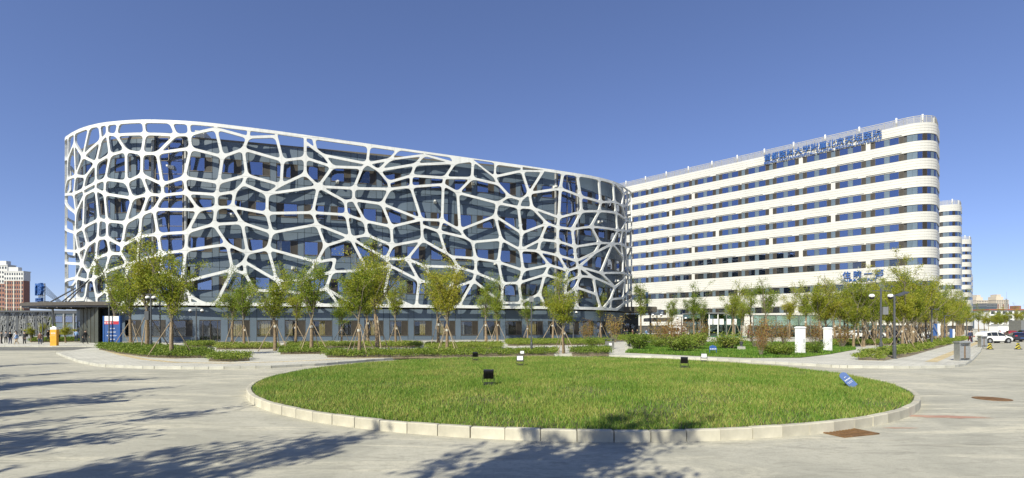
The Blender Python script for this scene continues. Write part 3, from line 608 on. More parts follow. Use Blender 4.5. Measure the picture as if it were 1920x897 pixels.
def wput(name, me, parent, x, y, z, rz):
    return inpart(put(name, me, parent, (x, y, z), rz))
def wall_at(f, q0, q1):
    a, b = f(q0), f(q1); return ((a[0] + b[0]) / 2, (a[1] + b[1]) / 2, math.atan2(b[1] - a[1], b[0] - a[0]) + math.pi)  # y axis points outward
def pxof(q):
    x, y = inn(q); return 960 + FPX * x / y
Q0 = next(c for c, p in zip(cum, INN) if (p[0] * -sA + p[1] * cA) < LVC + 6 and True)
qs = []; q = cum[-1] * .0
qa = [i for i, p in enumerate(INN) if -p[0] * sA + p[1] * cA < LVC + 5]; QA, QB = cum[qa[0]], cum[qa[-1]]
nmod = int((QB - QA) / MOD); panels = []; rnd = random.Random(11)
GL = []
lev = [24.7, 19.05, 13.7, 8.35]
def add_panel(x, y, z, rz, w, h): panels.append((w * h, x, y, z, rz, round(w, 2), round(h, 2)))
for k in range(nmod):
    qq = QA + k * MOD; pxm = pxof(qq + MOD / 2)
    if 292 < pxm < 362 or 1048 < pxm < 1092: GL.append(k); continue
    for fl, zc in enumerate(lev):
        flip = fl % 2 == 1; zb, zt = zc - WH / 2, zc + WH / 2
        xs = (qq, qq + WS); xw = (qq + WS, qq + MOD)
        cs, cw, wd = wall_at(inn, *xs), wall_at(inn, *xw), wall_at(inn, *xw)
        g = .045
        # solid column beside the window and the spandrel under it
        add_panel(cs[0], cs[1], (zt + zb - .95) / 2, cs[2], WS - g, WH + .95 - g); add_panel(cw[0], cw[1], zb - .475, cw[2], MOD - WS - g, .95 - g)
        top = ZR - zt if not fl else lev[fl - 1] - zc - 4.1
        h1 = 1.2
        sh = .9 if fl % 2 else 0
        for zz, hh in ((zb - .95 - h1 / 2, h1), (zt + top / 2, top)):
            for (u0, u1) in ((qq + sh, qq + sh + WC), (qq + sh + WC, qq + sh + MOD)):
                c = wall_at(inn, u0, u1); add_panel(c[0], c[1], zz, c[2], u1 - u0 - g, hh - g)
        s = WSET[flip]
        o = wput('window', s['frame'], oval, wd[0], wd[1], zc, wd[2])
        dark = rnd.random() < (.12 if fl < 3 else .4)
        for nm, me in (('pane', s['pane_dark'] if dark else s['pane']), ('casement', s['casement'])):
            put(nm, me, o)
        if rnd.random() < (.35 if fl < 2 else .6): put('curtain', rnd.choice(s['cur']), o)
# glazed stair bays
bay_fr = MB(); run = []
for k in GL:
    if run and run[-1][-1] == k - 1: run[-1].append(k)
    else: run.append([k])
pane_me = {}
for rset in run:
    u0, u1 = QA + rset[0] * MOD, QA + (rset[-1] + 1) * MOD; n = max(2, int((u1 - u0) / 1.75)); zs = [5.4 + 1.78 * i for i in range(14)]; zs[-1] = ZR
    for i in range(n + 1):
        x, y = inn(u0 + (u1 - u0) * i / n); bay_fr.box(x, y, (5.3 + ZR) / 2, .1, .16, ZR - 5.3, 0, wall_at(inn, u0, u1)[2])
    for i in range(n):
        a = wall_at(inn, u0 + (u1 - u0) * i / n, u0 + (u1 - u0) * (i + 1) / n); wd = (u1 - u0) / n
        for j in range(len(zs) - 1):
            bay_fr.box(a[0], a[1], zs[j], wd - .1, .12, .07, 0, a[2])
            key = round(wd, 2); h = 1.71
            if key not in pane_me: pane_me[key] = flat(wd - .1, h, -.03, M['glass'], 'pane')
            wput('pane', pane_me[key], oval, a[0], a[1], (zs[j] + zs[j + 1]) / 2, a[2])
    for q in (u0 - .35, u1 + .35):                # dark recess columns with a round pipe beside the bay
        x, y = inn(q); bay_fr.tube((x, y, 5.3), (x, y, ZR - .3), .22, None, 10, 1)
inpart(bay_fr.build('bay_frame', [M['joint'], M['steel']], oval))
panels.sort(key=lambda p: (-(p[0] / max(1.0, p[2]) ** 2))); pm = {}
for i, (a, x, y, z, rz, wd, h) in enumerate(panels):
    if (wd, h) not in pm: pm[(wd, h)] = piece_panel(wd, h)
    if i < 300: wput('wall_panel', pm[(wd, h)], oval, x, y, z, rz)
rest = MB()
for (a, x, y, z, rz, wd, h) in panels[300:]:
    me = pm[(wd, h)]; c, s = math.cos(rz), math.sin(rz); b0 = len(rest.v)
    rest.v += [(x + v.co.x * c - v.co.y * s, y + v.co.x * s + v.co.y * c, z + v.co.z) for v in me.vertices]; rest.f += [tuple(b0 + i for i in p.vertices) for p in me.polygons]; rest.m += [0] * len(me.polygons)
tag(inpart(rest.build('wall_panels_small', [M['panel']], oval)), kind='stuff').name = 'small_wall_panel'
back = MB(); bp = [p for i, p in enumerate(INN) if cum[i] <= QA + .1] + [p for i, p in enumerate(INN) if cum[i] >= QA + nmod * MOD - .1]
inpart(MB().prism([p for p in INN if -p[0] * sA + p[1] * cA > LVC + 4.2], 5.3, ZR - .02, 0).build('rear_wall', [M['panel']], oval))
# stair core and roof box standing above the roof on the left
def ring_seg(px0, px1, off, z0, z1, m, name):
    P = [p for p in INN if px0 < 960 + FPX * p[0] / p[1] < px1 and -p[0] * sA + p[1] * cA < LVC]
    return inpart(MB().prism(P + shrink(P, off)[::-1], z0, z1).build(name, [m], oval))
ring_seg(238, 352, 3.0, ZR + .25, ZR + .7, M['panel'], 'roof_core')
ring_seg(358, 384, 2.5, ZR + .25, ZR + 1.2, M['cladding_far'], 'roof_box')
# brackets tying the lattice back to the wall
for s, z in ((-22, 20), (-14, 12.5), (-6, 25), (2, 18.5), (10, 11), (16, 24.5), (22, 15), (30, 22.5), (36, 26), (40, 12.8), (44, 19.5), (50, 26.5), (54, 15), (60, 21.5), (66, 11)):
    z = z * .95 + .3; p = Vector((*stad(s, -.3), z)); best = min(INN, key=lambda i: (i[0] - p.x) ** 2 + (i[1] - p.y) ** 2)
    inpart(MB().tube(p, (best[0], best[1], z), .16, .34, 4).build('bracket', [M['white']], oval))
# ground floor, a little behind the lattice
GS0, GS1 = -36.0, 84.0; ng = int((GS1 - GS0) / MOD); gf = lambda s: stad(s, -1.35)
gm = {'solid': piece_panel(.86, 4.98), 'low': piece_panel(MOD - .95, .95), 'high': piece_panel(MOD - .95, 1.72), 'frame': frame_mesh(MOD - .92, 2.2, [-.42], M['bronze'], name='window'),
      'pane': flat(1.7, 2.08, -.06, M['glass_dark'], 'pane', .48), 'cas': flat(.84, 2.08, -.05, M['casement'], 'casement', -.88)}
gcur = [curtain_mesh(1.7, 2.1, -.35, M['curtain_gold'], -.35, .5), curtain_mesh(1.7, 2.1, -.35, M['curtain_gold'], .4, 1.3), curtain_mesh(1.7, 2.1, -.35, M['curtain_gold'], -.3, 1.3), curtain_mesh(1.7, 2.1, -.35, M['curtain_white'], .8, 1.3)]
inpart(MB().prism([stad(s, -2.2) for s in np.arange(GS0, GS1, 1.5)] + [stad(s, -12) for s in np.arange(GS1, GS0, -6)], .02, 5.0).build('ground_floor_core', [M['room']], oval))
inpart(MB().prism([stad(s, -1.28) for s in np.arange(GS0, GS1, 1.5)] + [stad(s, -2.25) for s in np.arange(GS1, GS0, -1.5)], .02, .3).build('plinth', [M['steel']], oval))
inpart(MB().prism([stad(s, -1.46) for s in np.arange(GS0, GS1, 1.5)] + [stad(s, -2.25) for s in np.arange(GS1, GS0, -1.5)], 4.9, 5.0).build('lintel', [M['dark']], oval))
door_k = None
for k in range(ng):
    s = GS0 + k * MOD; cs = wall_at(gf, s, s + .9); cw = wall_at(gf, s + .9, s + MOD); pxm = 960 + FPX * cw[0] / cw[1]
    wput('wall_panel', gm['solid'], oval, cs[0], cs[1], 2.5, cs[2])
    wput('wall_panel', gm['high'], oval, cw[0], cw[1], 4.12, cw[2])
    if door_k is None and pxm > 385:
        door_k = k; o = wput('door', frame_mesh(MOD - .92, 3.1, [0, -.9, .9], M['bronze'], name='door'), oval, cw[0], cw[1], 1.68, cw[2])
        for x in (-.45, .45): put('pane', flat(.8, 2.9, -.06, M['glass_dark'], 'pane', x), o)
        for x in (-1.15, 1.15): put('pane', flat(.4, 2.9, -.06, M['glass_dark'], 'pane', x), o)
        put('handle', MB().box(.1, .05, 0, .04, .05, 1.0).mesh('handle', [M['metal']]), o); continue
    wput('wall_panel', gm['low'], oval, cw[0], cw[1], .5, cw[2])
    o = wput('window', gm['frame'], oval, cw[0], cw[1], 2.1, cw[2]); put('pane', gm['pane'], o); put('casement', gm['cas'], o)
    if 400 < pxm and rnd.random() < .88: put('curtain', rnd.choice(gcur), o)
# ------------------------------------------------------------------ white ward blocks: local x runs along the facade (right to left), y into the building
WD = Vector((-.716, .698, 0)); WN = Vector((.698, .716, 0)); WO = Vector((89.3, 115.0, 0))
WO = Vector((89.3, 115.0, 0)) + WD * -1.0            # where the right hand corner starts to curve
WRZ = math.atan2(WD.y, WD.x)
# in this frame (x' = WD, y' = rotated +90) the inward normal is -y', so depth is negative y'
def wing_outline(off, L, R=5.0, T=15.5, n=10):
    """plan of a wing, corner rounded; counter-clockwise seen from above, starting at the far left of the facade"""
    r = R + off; P = [(L, off)]
    P += [(-r * math.sin(t), -R + r * math.cos(t)) for t in [i * math.pi / 2 / n for i in range(n + 1)]]
    P += [(-r * math.cos(t), -(T - R) - r * math.sin(t)) for t in [i * math.pi / 2 / n for i in range(n + 1)]]
    P += [(L, -T - off)]
    return P
ROWS = [45.1 - 4 * k for k in range(8)] + [11.8, 6.7]
TOPW = 48.35
def band_mesh(L, z0, z1, m, groove=.6):
    prof = [(0.0, z0)]; z = z0 + groove
    while z < z1 - .2:
        prof += [(0, z - .045), (-.05, z - .03), (-.05, z + .03), (0, z + .045)]; z += groove
    prof += [(0, z1)]; b = MB(); n = None
    for off, z in prof:
        P = wing_outline(off, L); n = len(P); b.v += [(x, y, z) for x, y in P]
    for k in range(len(prof) - 1):
        for i in range(n - 1): b.f.append((k * n + i + 1, k * n + i, (k + 1) * n + i, (k + 1) * n + i + 1))
    for off_z, k in ((0, 0), (1, len(prof) - 1)):
        q = wing_outline(-.3, L); b0 = len(b.v); b.v += [(x, y, prof[k][1]) for x, y in q]
        for i in range(n - 1):
            f = (k * n + i, k * n + i + 1, b0 + i + 1, b0 + i); b.f.append(f if k else f[::-1])
    b.m = [0] * len(b.f); return b.mesh('wall_band', [m])
wg = {'pane': MB().box(0, 0, 0, 1.66, .05, 1.52).mesh('pane', [M['glass']]), 'cas': MB().box(0, 0, 0, .82, .05, 1.52).mesh('casement', [M['casement']]),
      'span': MB().box(0, 0, 0, .98, .05, 1.54).mesh('spandrel_panel', [M['spandrel']]), 'pier': MB().box(0, 0, 0, 1.0, .2, 1.6).mesh('pier', [M['cladding_far']]),
      'dark': MB().box(0, 0, 0, 1.66, .05, 1.52).mesh('pane', [M['glass_dark']])}
def wframe(w, h):
    b = MB(); W, H = w / 2, h / 2
    for z in (H - .02, -H + .02): b.box(0, 0, z, w, .1, .04)
    for x in (W - .02, -W + .02): b.box(x, 0, 0, .04, .098, h - .08)
    return b.mesh('window', [M['bronze']])
wg['fr_p'] = wframe(1.74, 1.6); wg['fr_c'] = wframe(.9, 1.6)
PER = 7.17
def t_of(px):
    k = (px - 960) / FPX; return (89.3 - k * 115) / (.716 + .698 * k)
PIERS = {0: (1483, 1623), 1: (1314, 1701), 2: (1265, 1551), 3: (1424,), 4: (1266, 1367, 1552), 5: (1315, 1425, 1703), 6: (1486,), 7: (1317, 1625), 8: (1400, 1640), 9: (1267, 1480)}
def make_wing(label, origin, L, xmax, rows, detail, top):
    w = thing('ward_block', label, 'building', origin, WRZ)
    cl = M['cladding_far'] if not detail else M['cladding_far']
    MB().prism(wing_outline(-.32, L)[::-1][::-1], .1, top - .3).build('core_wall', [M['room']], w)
    zs = [top] + [z for c in rows for z in (c + .82, c - .82)] + [2.6]
    for i in range(0, len(zs), 2): put('wall_band', band_mesh(L, zs[i + 1], zs[i], cl), w)
    MB().prism(wing_outline(-.05, L), top - .35, top - .1).build('roof', [cl], w)
    strips = {k: MB() for k in ('pane', 'cas', 'span')}
    for k, c in enumerate(rows):
        # the end of the ribbon that wraps the rounded corner
        P = wing_outline(-.16, L, n=8); seq = ['span', 'span', 'pane', 'cas', 'pane', 'span', 'pane', 'span', 'pane']
        tot = 0; pts = [Vector((x, y, 0)) for x, y in P[1:10]]
        piecesx = []
        for i in range(8):
            a, b = pts[i], pts[i + 1]; mid = (a + b) / 2; tdir = b - a; piecesx.append((seq[i], mid, tdir.length, math.atan2(tdir.y, tdir.x)))
        e = [Vector((x, y, 0)) for x, y in P[9:12]]
        a, b = pts[-1], Vector((P[10][0], P[10][1], 0)); nseg = 4
        for i in range(nseg):
            p, q = a.lerp(b, i / nseg), a.lerp(b, (i + 1) / nseg); piecesx.append(('pane' if i % 2 else 'span', (p + q) / 2, (q - p).length, math.atan2((q - p).y, (q - p).x)))
        pp = [Vector((x, y, 0)) for x, y in P[10:19]]
        for i in range(8):
            p, q = pp[i], pp[i + 1]; piecesx.append(('pane' if i % 3 == 1 else 'span', (p + q) / 2, (q - p).length, math.atan2((q - p).y, (q - p).x)))
        for typ, mid, ln, rz in piecesx:
            if detail:
                if typ == 'span': put('spandrel_panel', wg['span'], w, (mid.x, mid.y, c), rz, (ln / 1.0, 1, 1))
                elif typ == 'cas': o = put('window', wg['fr_c'], w, (mid.x, mid.y, c), rz, (ln / .9, 1, 1)); put('casement', wg['cas'], o)
                else: o = put('window', wg['fr_p'], w, (mid.x, mid.y, c), rz, (ln / 1.74, 1, 1)); put('pane', wg['pane'], o)
            else: strips[typ].box(mid.x, mid.y, c, ln - .05, .1, 1.58, 0, rz)
        x = .55; i = 0; cyc = [('cas', .9), ('pane', 1.74), ('span', 1.0), ('pane', 1.74), ('cas', .9), ('span', .89)]
        piers = [t_of(p) + 1.0 for p in PIERS.get(k, ())] if detail else [14.5] if k % 2 else []
        if k > 7: x += 1.0
        y = -.14
        while x < xmax:
            typ, ln = cyc[i % 6]; cx = x + ln / 2
            is_p = typ == 'span' and i % 6 == 5 and any(abs(cx - p) < PER / 2 for p in piers)
            if is_p: put('pier', wg['pier'], w, (cx, -.1, c), 0, (ln / 1.0 * 1.02, 1, 1.02))
            elif detail:
                if typ == 'span': put('spandrel_panel', wg['span'], w, (cx, y, c), 0, (ln / 1.0, 1, 1))
                elif typ == 'cas': o = put('window', wg['fr_c'], w, (cx, y, c)); put('casement', wg['cas'], o)
                else:
                    o = put('window', wg['fr_p'], w, (cx, y, c)); put('pane', wg['dark'] if k >= 7 and rnd.random() < .75 else wg['pane'], o)
                    if rnd.random() < .2:
                        bb = MB(); h = rnd.uniform(.3, 1.2); bb.box(rnd.uniform(-.5, .5), .12, -.76 + h / 2, rnd.uniform(.15, .5), .02, h); put('curtain', bb.mesh('curtain', [M['curtain_white']]), o, (0, -.3, 0))
            else: strips[typ].box(cx, y, c, ln - .05, .1, 1.58)
            if i % 6 == 5 and detail:
                put('ledge', MB().box(0, 0, 0, PER - .9, .22, .1).mesh('ledge', [cl]) if 'ledge' not in wg else wg['ledge'], w, (cx - PER / 2 + rnd.choice((0, 1.2)), .09, c + 1.12))
            x += ln; i += 1
    if not detail:
        for k, nm, m in (('pane', 'pane', 'glass'), ('cas', 'casement', 'casement'), ('span', 'spandrel_panel', 'spandrel')):
            tag(strips[k].build(nm, [M[m]], w), kind='stuff')
    # roof railing: rows of thin rails on posts and pale vent stubs above them
    rail = MB(); O = wing_outline(-.25, L, n=6)
    for zz in (.2, .42, .64, .86, 1.08, 1.3, 1.62):
        for i in range(len(O) - 1):
            a, b = Vector((*O[i], top + zz)), Vector((*O[i + 1], top + zz))
            rail.box((a.x + b.x) / 2, (a.y + b.y) / 2, a.z, (b - a).length, .07, .12 if zz > 1.5 else .1, 0, math.atan2(b.y - a.y, b.x - a.x))
    rail.m = [0] * len(rail.f)
    for i in range(int(L / 1.8)): rail.box(i * 1.8 + .6, -.35, top + .8, .07, .07, 1.6)
    for k, (x, y) in enumerate(O[1:-1]): rail.box(x, y, top + .8, .07, .07, 1.6)
    rail.build('roof_rail', [M['rail']], w)
    st = MB().box(0, 0, 0, .3, .3, 2.6).mesh('vent_post', [M['white_paint']])
    for x in [2.0 + 7.17 * i for i in range(int(L / 7.2)) if i * 7.17 < xmax + 8]: put('vent_post', st, w, (x, -.9, top + 1.0))
    for x, y in ((-2.6, -2.3), (-4.2, -6.5)): put('vent_post', st, w, (x, y, top + 1.0))
    MB().prism(wing_outline(-1.4, L), .1, 2.55).build('shopfront', [M['glass_dark']], w)
    return w
wg['ledge'] = MB().box(0, 0, 0, PER - 1.6, .22, .1).mesh('ledge', [M['cladding_far']])
ward = make_wing('largest white ward block, nearest of the row, carrying blue rooftop letters', WO, 118, 80, ROWS, True, TOPW)
STEP = Vector((73.5, 76.0, 0))
make_wing('second white ward block with rounded end, just behind the largest one', WO + STEP, 60, 26, ROWS, False, TOPW)
make_wing('third white ward block with rounded end, showing as a thin slice beyond the second', WO + STEP * 2, 50, 18, ROWS, False, TOPW)
make_wing('lowest white ward block at the far end of the row', WO + STEP * 3 + Vector((-3, 0, 0)), 50, 18, ROWS[3:], False, TOPW - 12)
# big blue letters on the first block
def text_mesh(text, size, depth, off, m, name='letter', align='CENTER'):
    cu = bpy.data.curves.new(name, 'FONT'); cu.body = text; cu.size = size; cu.extrude = depth; cu.offset = off; cu.align_x = align; cu.resolution_u = 2
    o = bpy.data.objects.new(name, cu); me = bpy.data.meshes.new_from_object(o); bpy.data.objects.remove(o); me.materials.clear(); me.materials.append(m); return me
def letters(root, text, x0, x1, z, size, y, m, depth=.12, name='letter', each=True, off=.012, ry=0):
    """3D letters on the facade of the first block; x runs right to left there, so they are laid from x0 (left) down to x1"""
    if each:
        n = len(text)
        for i, ch in enumerate(text):
            o = put(name, text_mesh(ch, size, depth, off, m, name), root, (x0 + (x1 - x0) * (i + .5) / n, y, z)); o.rotation_euler = (math.radians(90), 0, math.pi)
    else:
        me = text_mesh(text, size, depth, off, m, name); o = put(name, me, root, ((x0 + x1) / 2, y, z)); o.rotation_euler = (math.radians(90), 0, math.pi)
        xs = [v.co.x for v in me.vertices]; o.scale = (abs(x0 - x1) / (max(xs) - min(xs)), 1, 1)
xa, xb = t_of(1433) + 1, t_of(1654) + 1
sg = thing('rooftop_sign', 'long row of blue letters standing along the roof edge of the largest white block', 'sign', WO + WD * 0, WRZ)
letters(sg, '首都医科大学附属北京天坛医院', xa, xb, 47.1, 1.9, .35, M['blue_letter'], .1, off=.03)
letters(sg, 'BEIJING TIANTANHOSPITAL, CAPITAL MEDICAL UNIVERSITY', xa, xb, 46.05, .95, .25, M['blue_letter'], .08, each=False, name='lettering', off=.02)
fr = MB()
for i in range(14): fr.box(xb + (xa - xb) * (i + .5) / 14, .12, 47.6, .08, .3, 2.6)
for z in (47.3, 48.8): fr.box((xa + xb) / 2, .2, z, xa - xb, .06, .06)
fr.build('sign_frame', [M['steel']], sg)
xa, xb = t_of(1578) + 1, t_of(1660) + 1
sg = thing('ward_sign', 'short blue sign low on the wall of the largest white block, above the treetops', 'sign', WO, WRZ)
letters(sg, '住院一部', xa, xb, 14.25, 1.75, .2, M['blue_letter'], .12, off=.025)
letters(sg, 'INPATIENT', xa, xb + 1.5, 13.15, 1.0, .2, M['blue_letter'], .08, each=False, name='lettering', off=.02)
# ------------------------------------------------------------------ trees, shrubs, hedges
def leaf_quads(cent, size, rng, fold=True):
    n = len(cent); a = rng.normal(size=(n, 3)); a /= np.linalg.norm(a, axis=1)[:, None]; b = rng.normal(size=(n, 3)); b -= (a * b).sum(1)[:, None] * a; b /= np.linalg.norm(b, axis=1)[:, None]
    l = size * rng.uniform(.7, 1.3, n)[:, None]; w = l * .42
    V = np.stack([cent - a * l * .5, cent + b * w * .5, cent + a * l * .5, cent - b * w * .5], 1).reshape(-1, 3); return V, np.arange(4 * n).reshape(-1, 4)
def tree_parts(seed, H=9.0, nl=8, R=2.0, z0=2.9, leaves=31, lsize=.155, dens=1.0, tr=.13, steep=.62):
    rg = random.Random(seed); rng = np.random.default_rng(seed); b = MB(); cl = []
    lean = Vector((rg.uniform(-.04, .04), rg.uniform(-.04, .04), 1)); p = Vector((0, 0, -.1)); r = tr * 1.25
    zt = z0; q = Vector((lean.x * zt, lean.y * zt, zt)); mid = p.lerp(q, .5) + Vector((rg.uniform(-.05, .05), rg.uniform(-.05, .05), 0))
    b.tube(p, mid, r, tr, 9); b.tube(mid, q, tr, tr * .85, 9)
    def limb(p, d, L, r, depth):
        n = 4 if depth == 0 else 3; pts = [p.copy()]; dd = d.copy()
        for i in range(n):
            dd = (dd + Vector((rg.uniform(-.22, .22), rg.uniform(-.22, .22), rg.uniform(.02, .2)))).normalized(); pts.append(pts[-1] + dd * L / n)
        for i in range(n): b.tube(pts[i], pts[i + 1], r * (1 - .75 * i / n), r * (1 - .75 * (i + 1) / n), 5, 1, False)
        if depth < 2:
            for k in range(rg.randint(3, 4) if depth == 0 else rg.randint(1, 3)):
                i = rg.randint(1, n); t = pts[i - 1].lerp(pts[i], rg.random()); s = Vector((rg.gauss(0, 1), rg.gauss(0, 1), rg.uniform(.1, .9))).normalized()
                limb(t, (dd * .55 + s * .6).normalized(), L * rg.uniform(.3, .5), r * .45, depth + 1)
        if depth >= 1 or True:
            for i in range(1 if depth == 0 else 0, n):
                if rg.random() < (.6 if depth == 0 else .85): cl.append((pts[i + 1], rg.uniform(.22, .55)))
    limb(q, Vector((lean.x, lean.y, 1)), (H - zt) * .95, tr * .7, 0)
    for i in range(nl):
        t = 2 * math.pi * (i + rg.uniform(-.35, .35)) / nl; z = zt + rg.uniform(-.35, 1.0) + (i % 3) * .5; s = rg.uniform(.45, 1.25) * steep
        limb(Vector((lean.x * z, lean.y * z, z)), Vector((math.cos(t) * s, math.sin(t) * s, 1)).normalized(), rg.uniform(.5, .92) * (H - z) * .8, tr * .45, 0)
    pts = []
    for c, rad in cl:
        n = int(leaves * dens * (rad / .45) ** 1.5 * rg.uniform(.4, 1.5)); o = rng.normal(size=(n, 3)) * rad * .6; o[:, 2] *= .75; pts.append(np.array(c)[None] + o)
    P = np.concatenate(pts); P = P[P[:, 2] > z0 - .55]
    V, F = leaf_quads(P, lsize, rng)
    return b, V, F
stake_me = MB().tube((1.25, 0, .0), (.08, 0, 2.75), .035, .028, 6).mesh('stake', [M['stake']])
wrap_me = MB().tube((0, 0, 2.2), (0, 0, 2.42), .14, .137, 9).mesh('trunk_wrap', [M['wrap']])
TREES = []
def tree_proto(seed, lm, **k):
    b, V, F = tree_parts(seed, **k); return (b.mesh('trunk', [M['bark'], M['branch']]), np_mesh('crown', V, F, M[lm]), float(np.percentile(V[:, 2], 99.7)))
for s in range(7): TREES.append(tree_proto(20 + s, 'leaf' if s in (0, 2, 5) else 'leaf_green', H=8.6 + .3 * (s % 3), nl=7 + s % 3))
SPARSE = [tree_proto(60 + s, 'leaf_green', H=9.0, nl=6, leaves=28, steep=.42) for s in range(3)]
DENSE = [tree_proto(80 + s, 'leaf', H=9.2, nl=9, leaves=42, dens=1.1) for s in range(4)]
def place_tree(proto, x, y, z, label, group=None, stakes=3, sc=1.0, sz=None, wrap=True):
    t = thing('street_tree', label, 'tree', (x, y, z), random.uniform(0, 6.28), group); t.scale = (sc, sc, sz or sc)
    put('trunk', proto[0], t); put('crown', proto[1], t)
    if stakes:
        o = random.uniform(0, 2)
        for i in range(stakes): put('stake', stake_me, t, (0, 0, 0), o + i * 2 * math.pi / stakes + random.uniform(-.2, .2), (random.uniform(.8, 1.25), 1, random.uniform(.92, 1.05)))
    if wrap: put('trunk_wrap', wrap_me, t)
    return t
def tree_px(proto, px, py, top, label, group=None, stakes=3, h0=9.2, wide=1.0):
    x, y = G(px, py, PH); H = zat(top, y) - PH; s = H / proto[2]
    return place_tree(proto, x, y, PH, label, group, stakes, max(.78, min(1.2, s)) * wide * 1.12, s)
T = TREES
LEFTT = [(T[1], 217, 646, 482, 'staked tree right in front of the blue information pylon'), (T[0], 246, 650, 474, 'staked yellow-green tree just right of the blue pylon'),
 (T[2], 276, 655, 449, 'staked tree beside the twin-dome camera pole at the left end of the building'), (T[5], 322, 669, 446, 'broad staked tree at the front corner of the leftmost hedge bed'),
 (T[3], 436, 645, 508, 'low round green tree behind the small hedge clump, left of its pair'), (T[4], 459, 654, 500, 'low round green tree behind the small hedge clump, right of its pair'),
 (T[6], 516, 658, 494, 'slim staked tree left of the orange-tinted one in the middle left of the plaza'), (T[0], 554, 649, 502, 'small staked tree with orange-tinted leaves in the middle left of the plaza'),
 (T[1], 584, 662, 478, 'tall thin staked tree between the orange-tinted tree and the biggest plaza tree'), (T[3], 640, 646, 535, 'small pale tree half hidden behind the biggest plaza tree'),
 (DENSE[0], 673, 669, 452, 'biggest plaza tree, reaching high over the lattice from the front hedge'), (T[6], 690, 648, 500, 'slender tree just right of the biggest plaza tree, further back'),
 (T[2], 707, 656, 468, 'yellow-tipped tree leaning beside the biggest plaza tree'), (T[4], 743, 650, 500, 'open green tree standing alone before the gold curtained windows'),
 (T[1], 822, 652, 492, 'rear tree of the tall pair in the middle of the plaza'), (DENSE[1], 838, 664, 466, 'front tree of the tall pair in the middle of the plaza'),
 (SPARSE[0], 911, 643, 512, 'thin tree behind the front hedge, left of a close pair'), (T[3], 933, 640, 516, 'thin tree behind the front hedge, right of a close pair'),
 (SPARSE[1], 989, 639, 540, 'airy small tree beside the square-headed lamp post'), (T[4], 1036, 639, 515, 'green tree in the back bed right of the square-headed lamp post'),
 (DENSE[2], 1057, 663, 508, 'wide leaning tree at the right end of the front hedge'), (SPARSE[2], 1127, 636, 522, 'spindly tree at the right end of the lattice building')]
for pr, px, py, tp, lb in LEFTT: tree_px(pr, px, py, tp, lb, 'staked trees on the plaza', 4 if py > 660 else 3)
MIDT = [(SPARSE[0], 1201, 634, 520, 'spindly tree before the dark canopy at the right end of the oval building'), (SPARSE[1], 1259, 636, 540, 'narrow tree beside the white van'),
 (T[3], 1302, 634, 527, 'twin-topped green tree left of the glass entrance box'), (SPARSE[2], 1318, 632, 545, 'thin tree close to the corner of the glass entrance box'),
 (T[6], 1376, 636, 528, 'bushy tree in front of the glass entrance box'), (T[4], 1390, 634, 545, 'second bushy tree crowding the glass entrance box'), (SPARSE[0], 1408, 632, 527, 'thin tree right of the glass entrance box'),
 (T[1], 1437, 634, 524, 'round-headed tree behind the rust-coloured shrubs'), (T[0], 1480, 636, 530, 'tree standing just left of the left white pillar box'), (T[6], 1510, 634, 528, 'tree rising behind the left white pillar box'),
 (T[3], 1537, 636, 534, 'tree rising behind the right white pillar box'), (T[2], 1565, 640, 540, 'short tree between the right white pillar box and the path'), (T[5], 1600, 652, 541, 'staked tree on the far side of the garden path'),
 (T[4], 1622, 646, 533, 'second staked tree along the garden path'), (DENSE[3], 1664, 640, 520, 'tree seen right behind the camera pole with two white domes')]
for pr, px, py, tp, lb in MIDT: tree_px(pr, px, py, tp, lb, 'trees in the garden before the white block', 3 if py > 635 else 0)
x0, y0 = G(1693, 657, PH); u = Vector((912 / 940.0, 1.0, 0)).normalized(); nrm = Vector((-u.y, u.x, 0))
ORD = ('third', 'fourth', 'fifth', 'sixth', 'seventh', 'eighth', 'ninth')
rowlab = 'slender yellow-green tree held by stakes in the dense row along the right pavement'
tree_px(DENSE[0], 1692, 657, 502, 'first tree of the dense right row, just behind the flat-headed lamp post', 'trees of the right roadside row', 4)
tree_px(DENSE[1], 1712, 654, 514, 'second tree of the dense right row, close behind the first', 'trees of the right roadside row', 4)
for i in range(1, 26):
    for j, off in enumerate((0, 4.6, 9.0)):
        if j == 2 and i > 14: continue
        p = Vector((x0, y0, 0)) + u * (i * 5.2 + (2.3 if j else 0) + random.uniform(-.7, .7)) + nrm * (off + random.uniform(-.5, .5))
        place_tree(random.choice(DENSE + T[:3]), p.x, p.y, PH, (ORD[i - 1] + ' tree from the viewer along the pavement edge of the dense right row') if j == 0 and i < 8 else (ORD[i - 1] + ' tree from the viewer in the middle line of the dense right row') if j == 1 and i < 6 else rowlab, 'trees of the right roadside row', 3 if i < 9 and j < 2 else 0, random.uniform(.88, 1.05), random.uniform(.8, .98), i < 9)
# trees behind the camera whose shadows reach the road
SHADE = [tree_proto(120 + s, 'leaf_green', H=9.2, nl=8, leaves=34, lsize=.26, dens=1.1, steep=.5) for s in range(4)]
for k, (px, py, H, sc) in enumerate(((1185, 792, 14.0, .75), (1295, 808, 13.2, .6), (962, 848, 13.4, .85), (712, 812, 13.4, .85), (400, 838, 12.4, .9), (390, 776, 12.6, 1.0), (312, 732, 12.6, 1.0), (200, 748, 11.6, 1.0), (210, 711, 12.0, 1.0), (160, 698, 12.0, 1.0), (70, 683, 11.5, 1.0), (0, 800, 12, 1))):
    x, y = G(px, py); Ls = H / math.tan(SUN_EL); pr = SHADE[k % 4]
    place_tree(pr, x - SUN_DX * Ls, y - SUN_DY * Ls, 0, 'tall roadside tree standing out of view beside the camera, its shadow falling on the road', 'roadside trees out of view', 0, sc, H / pr[2], False)
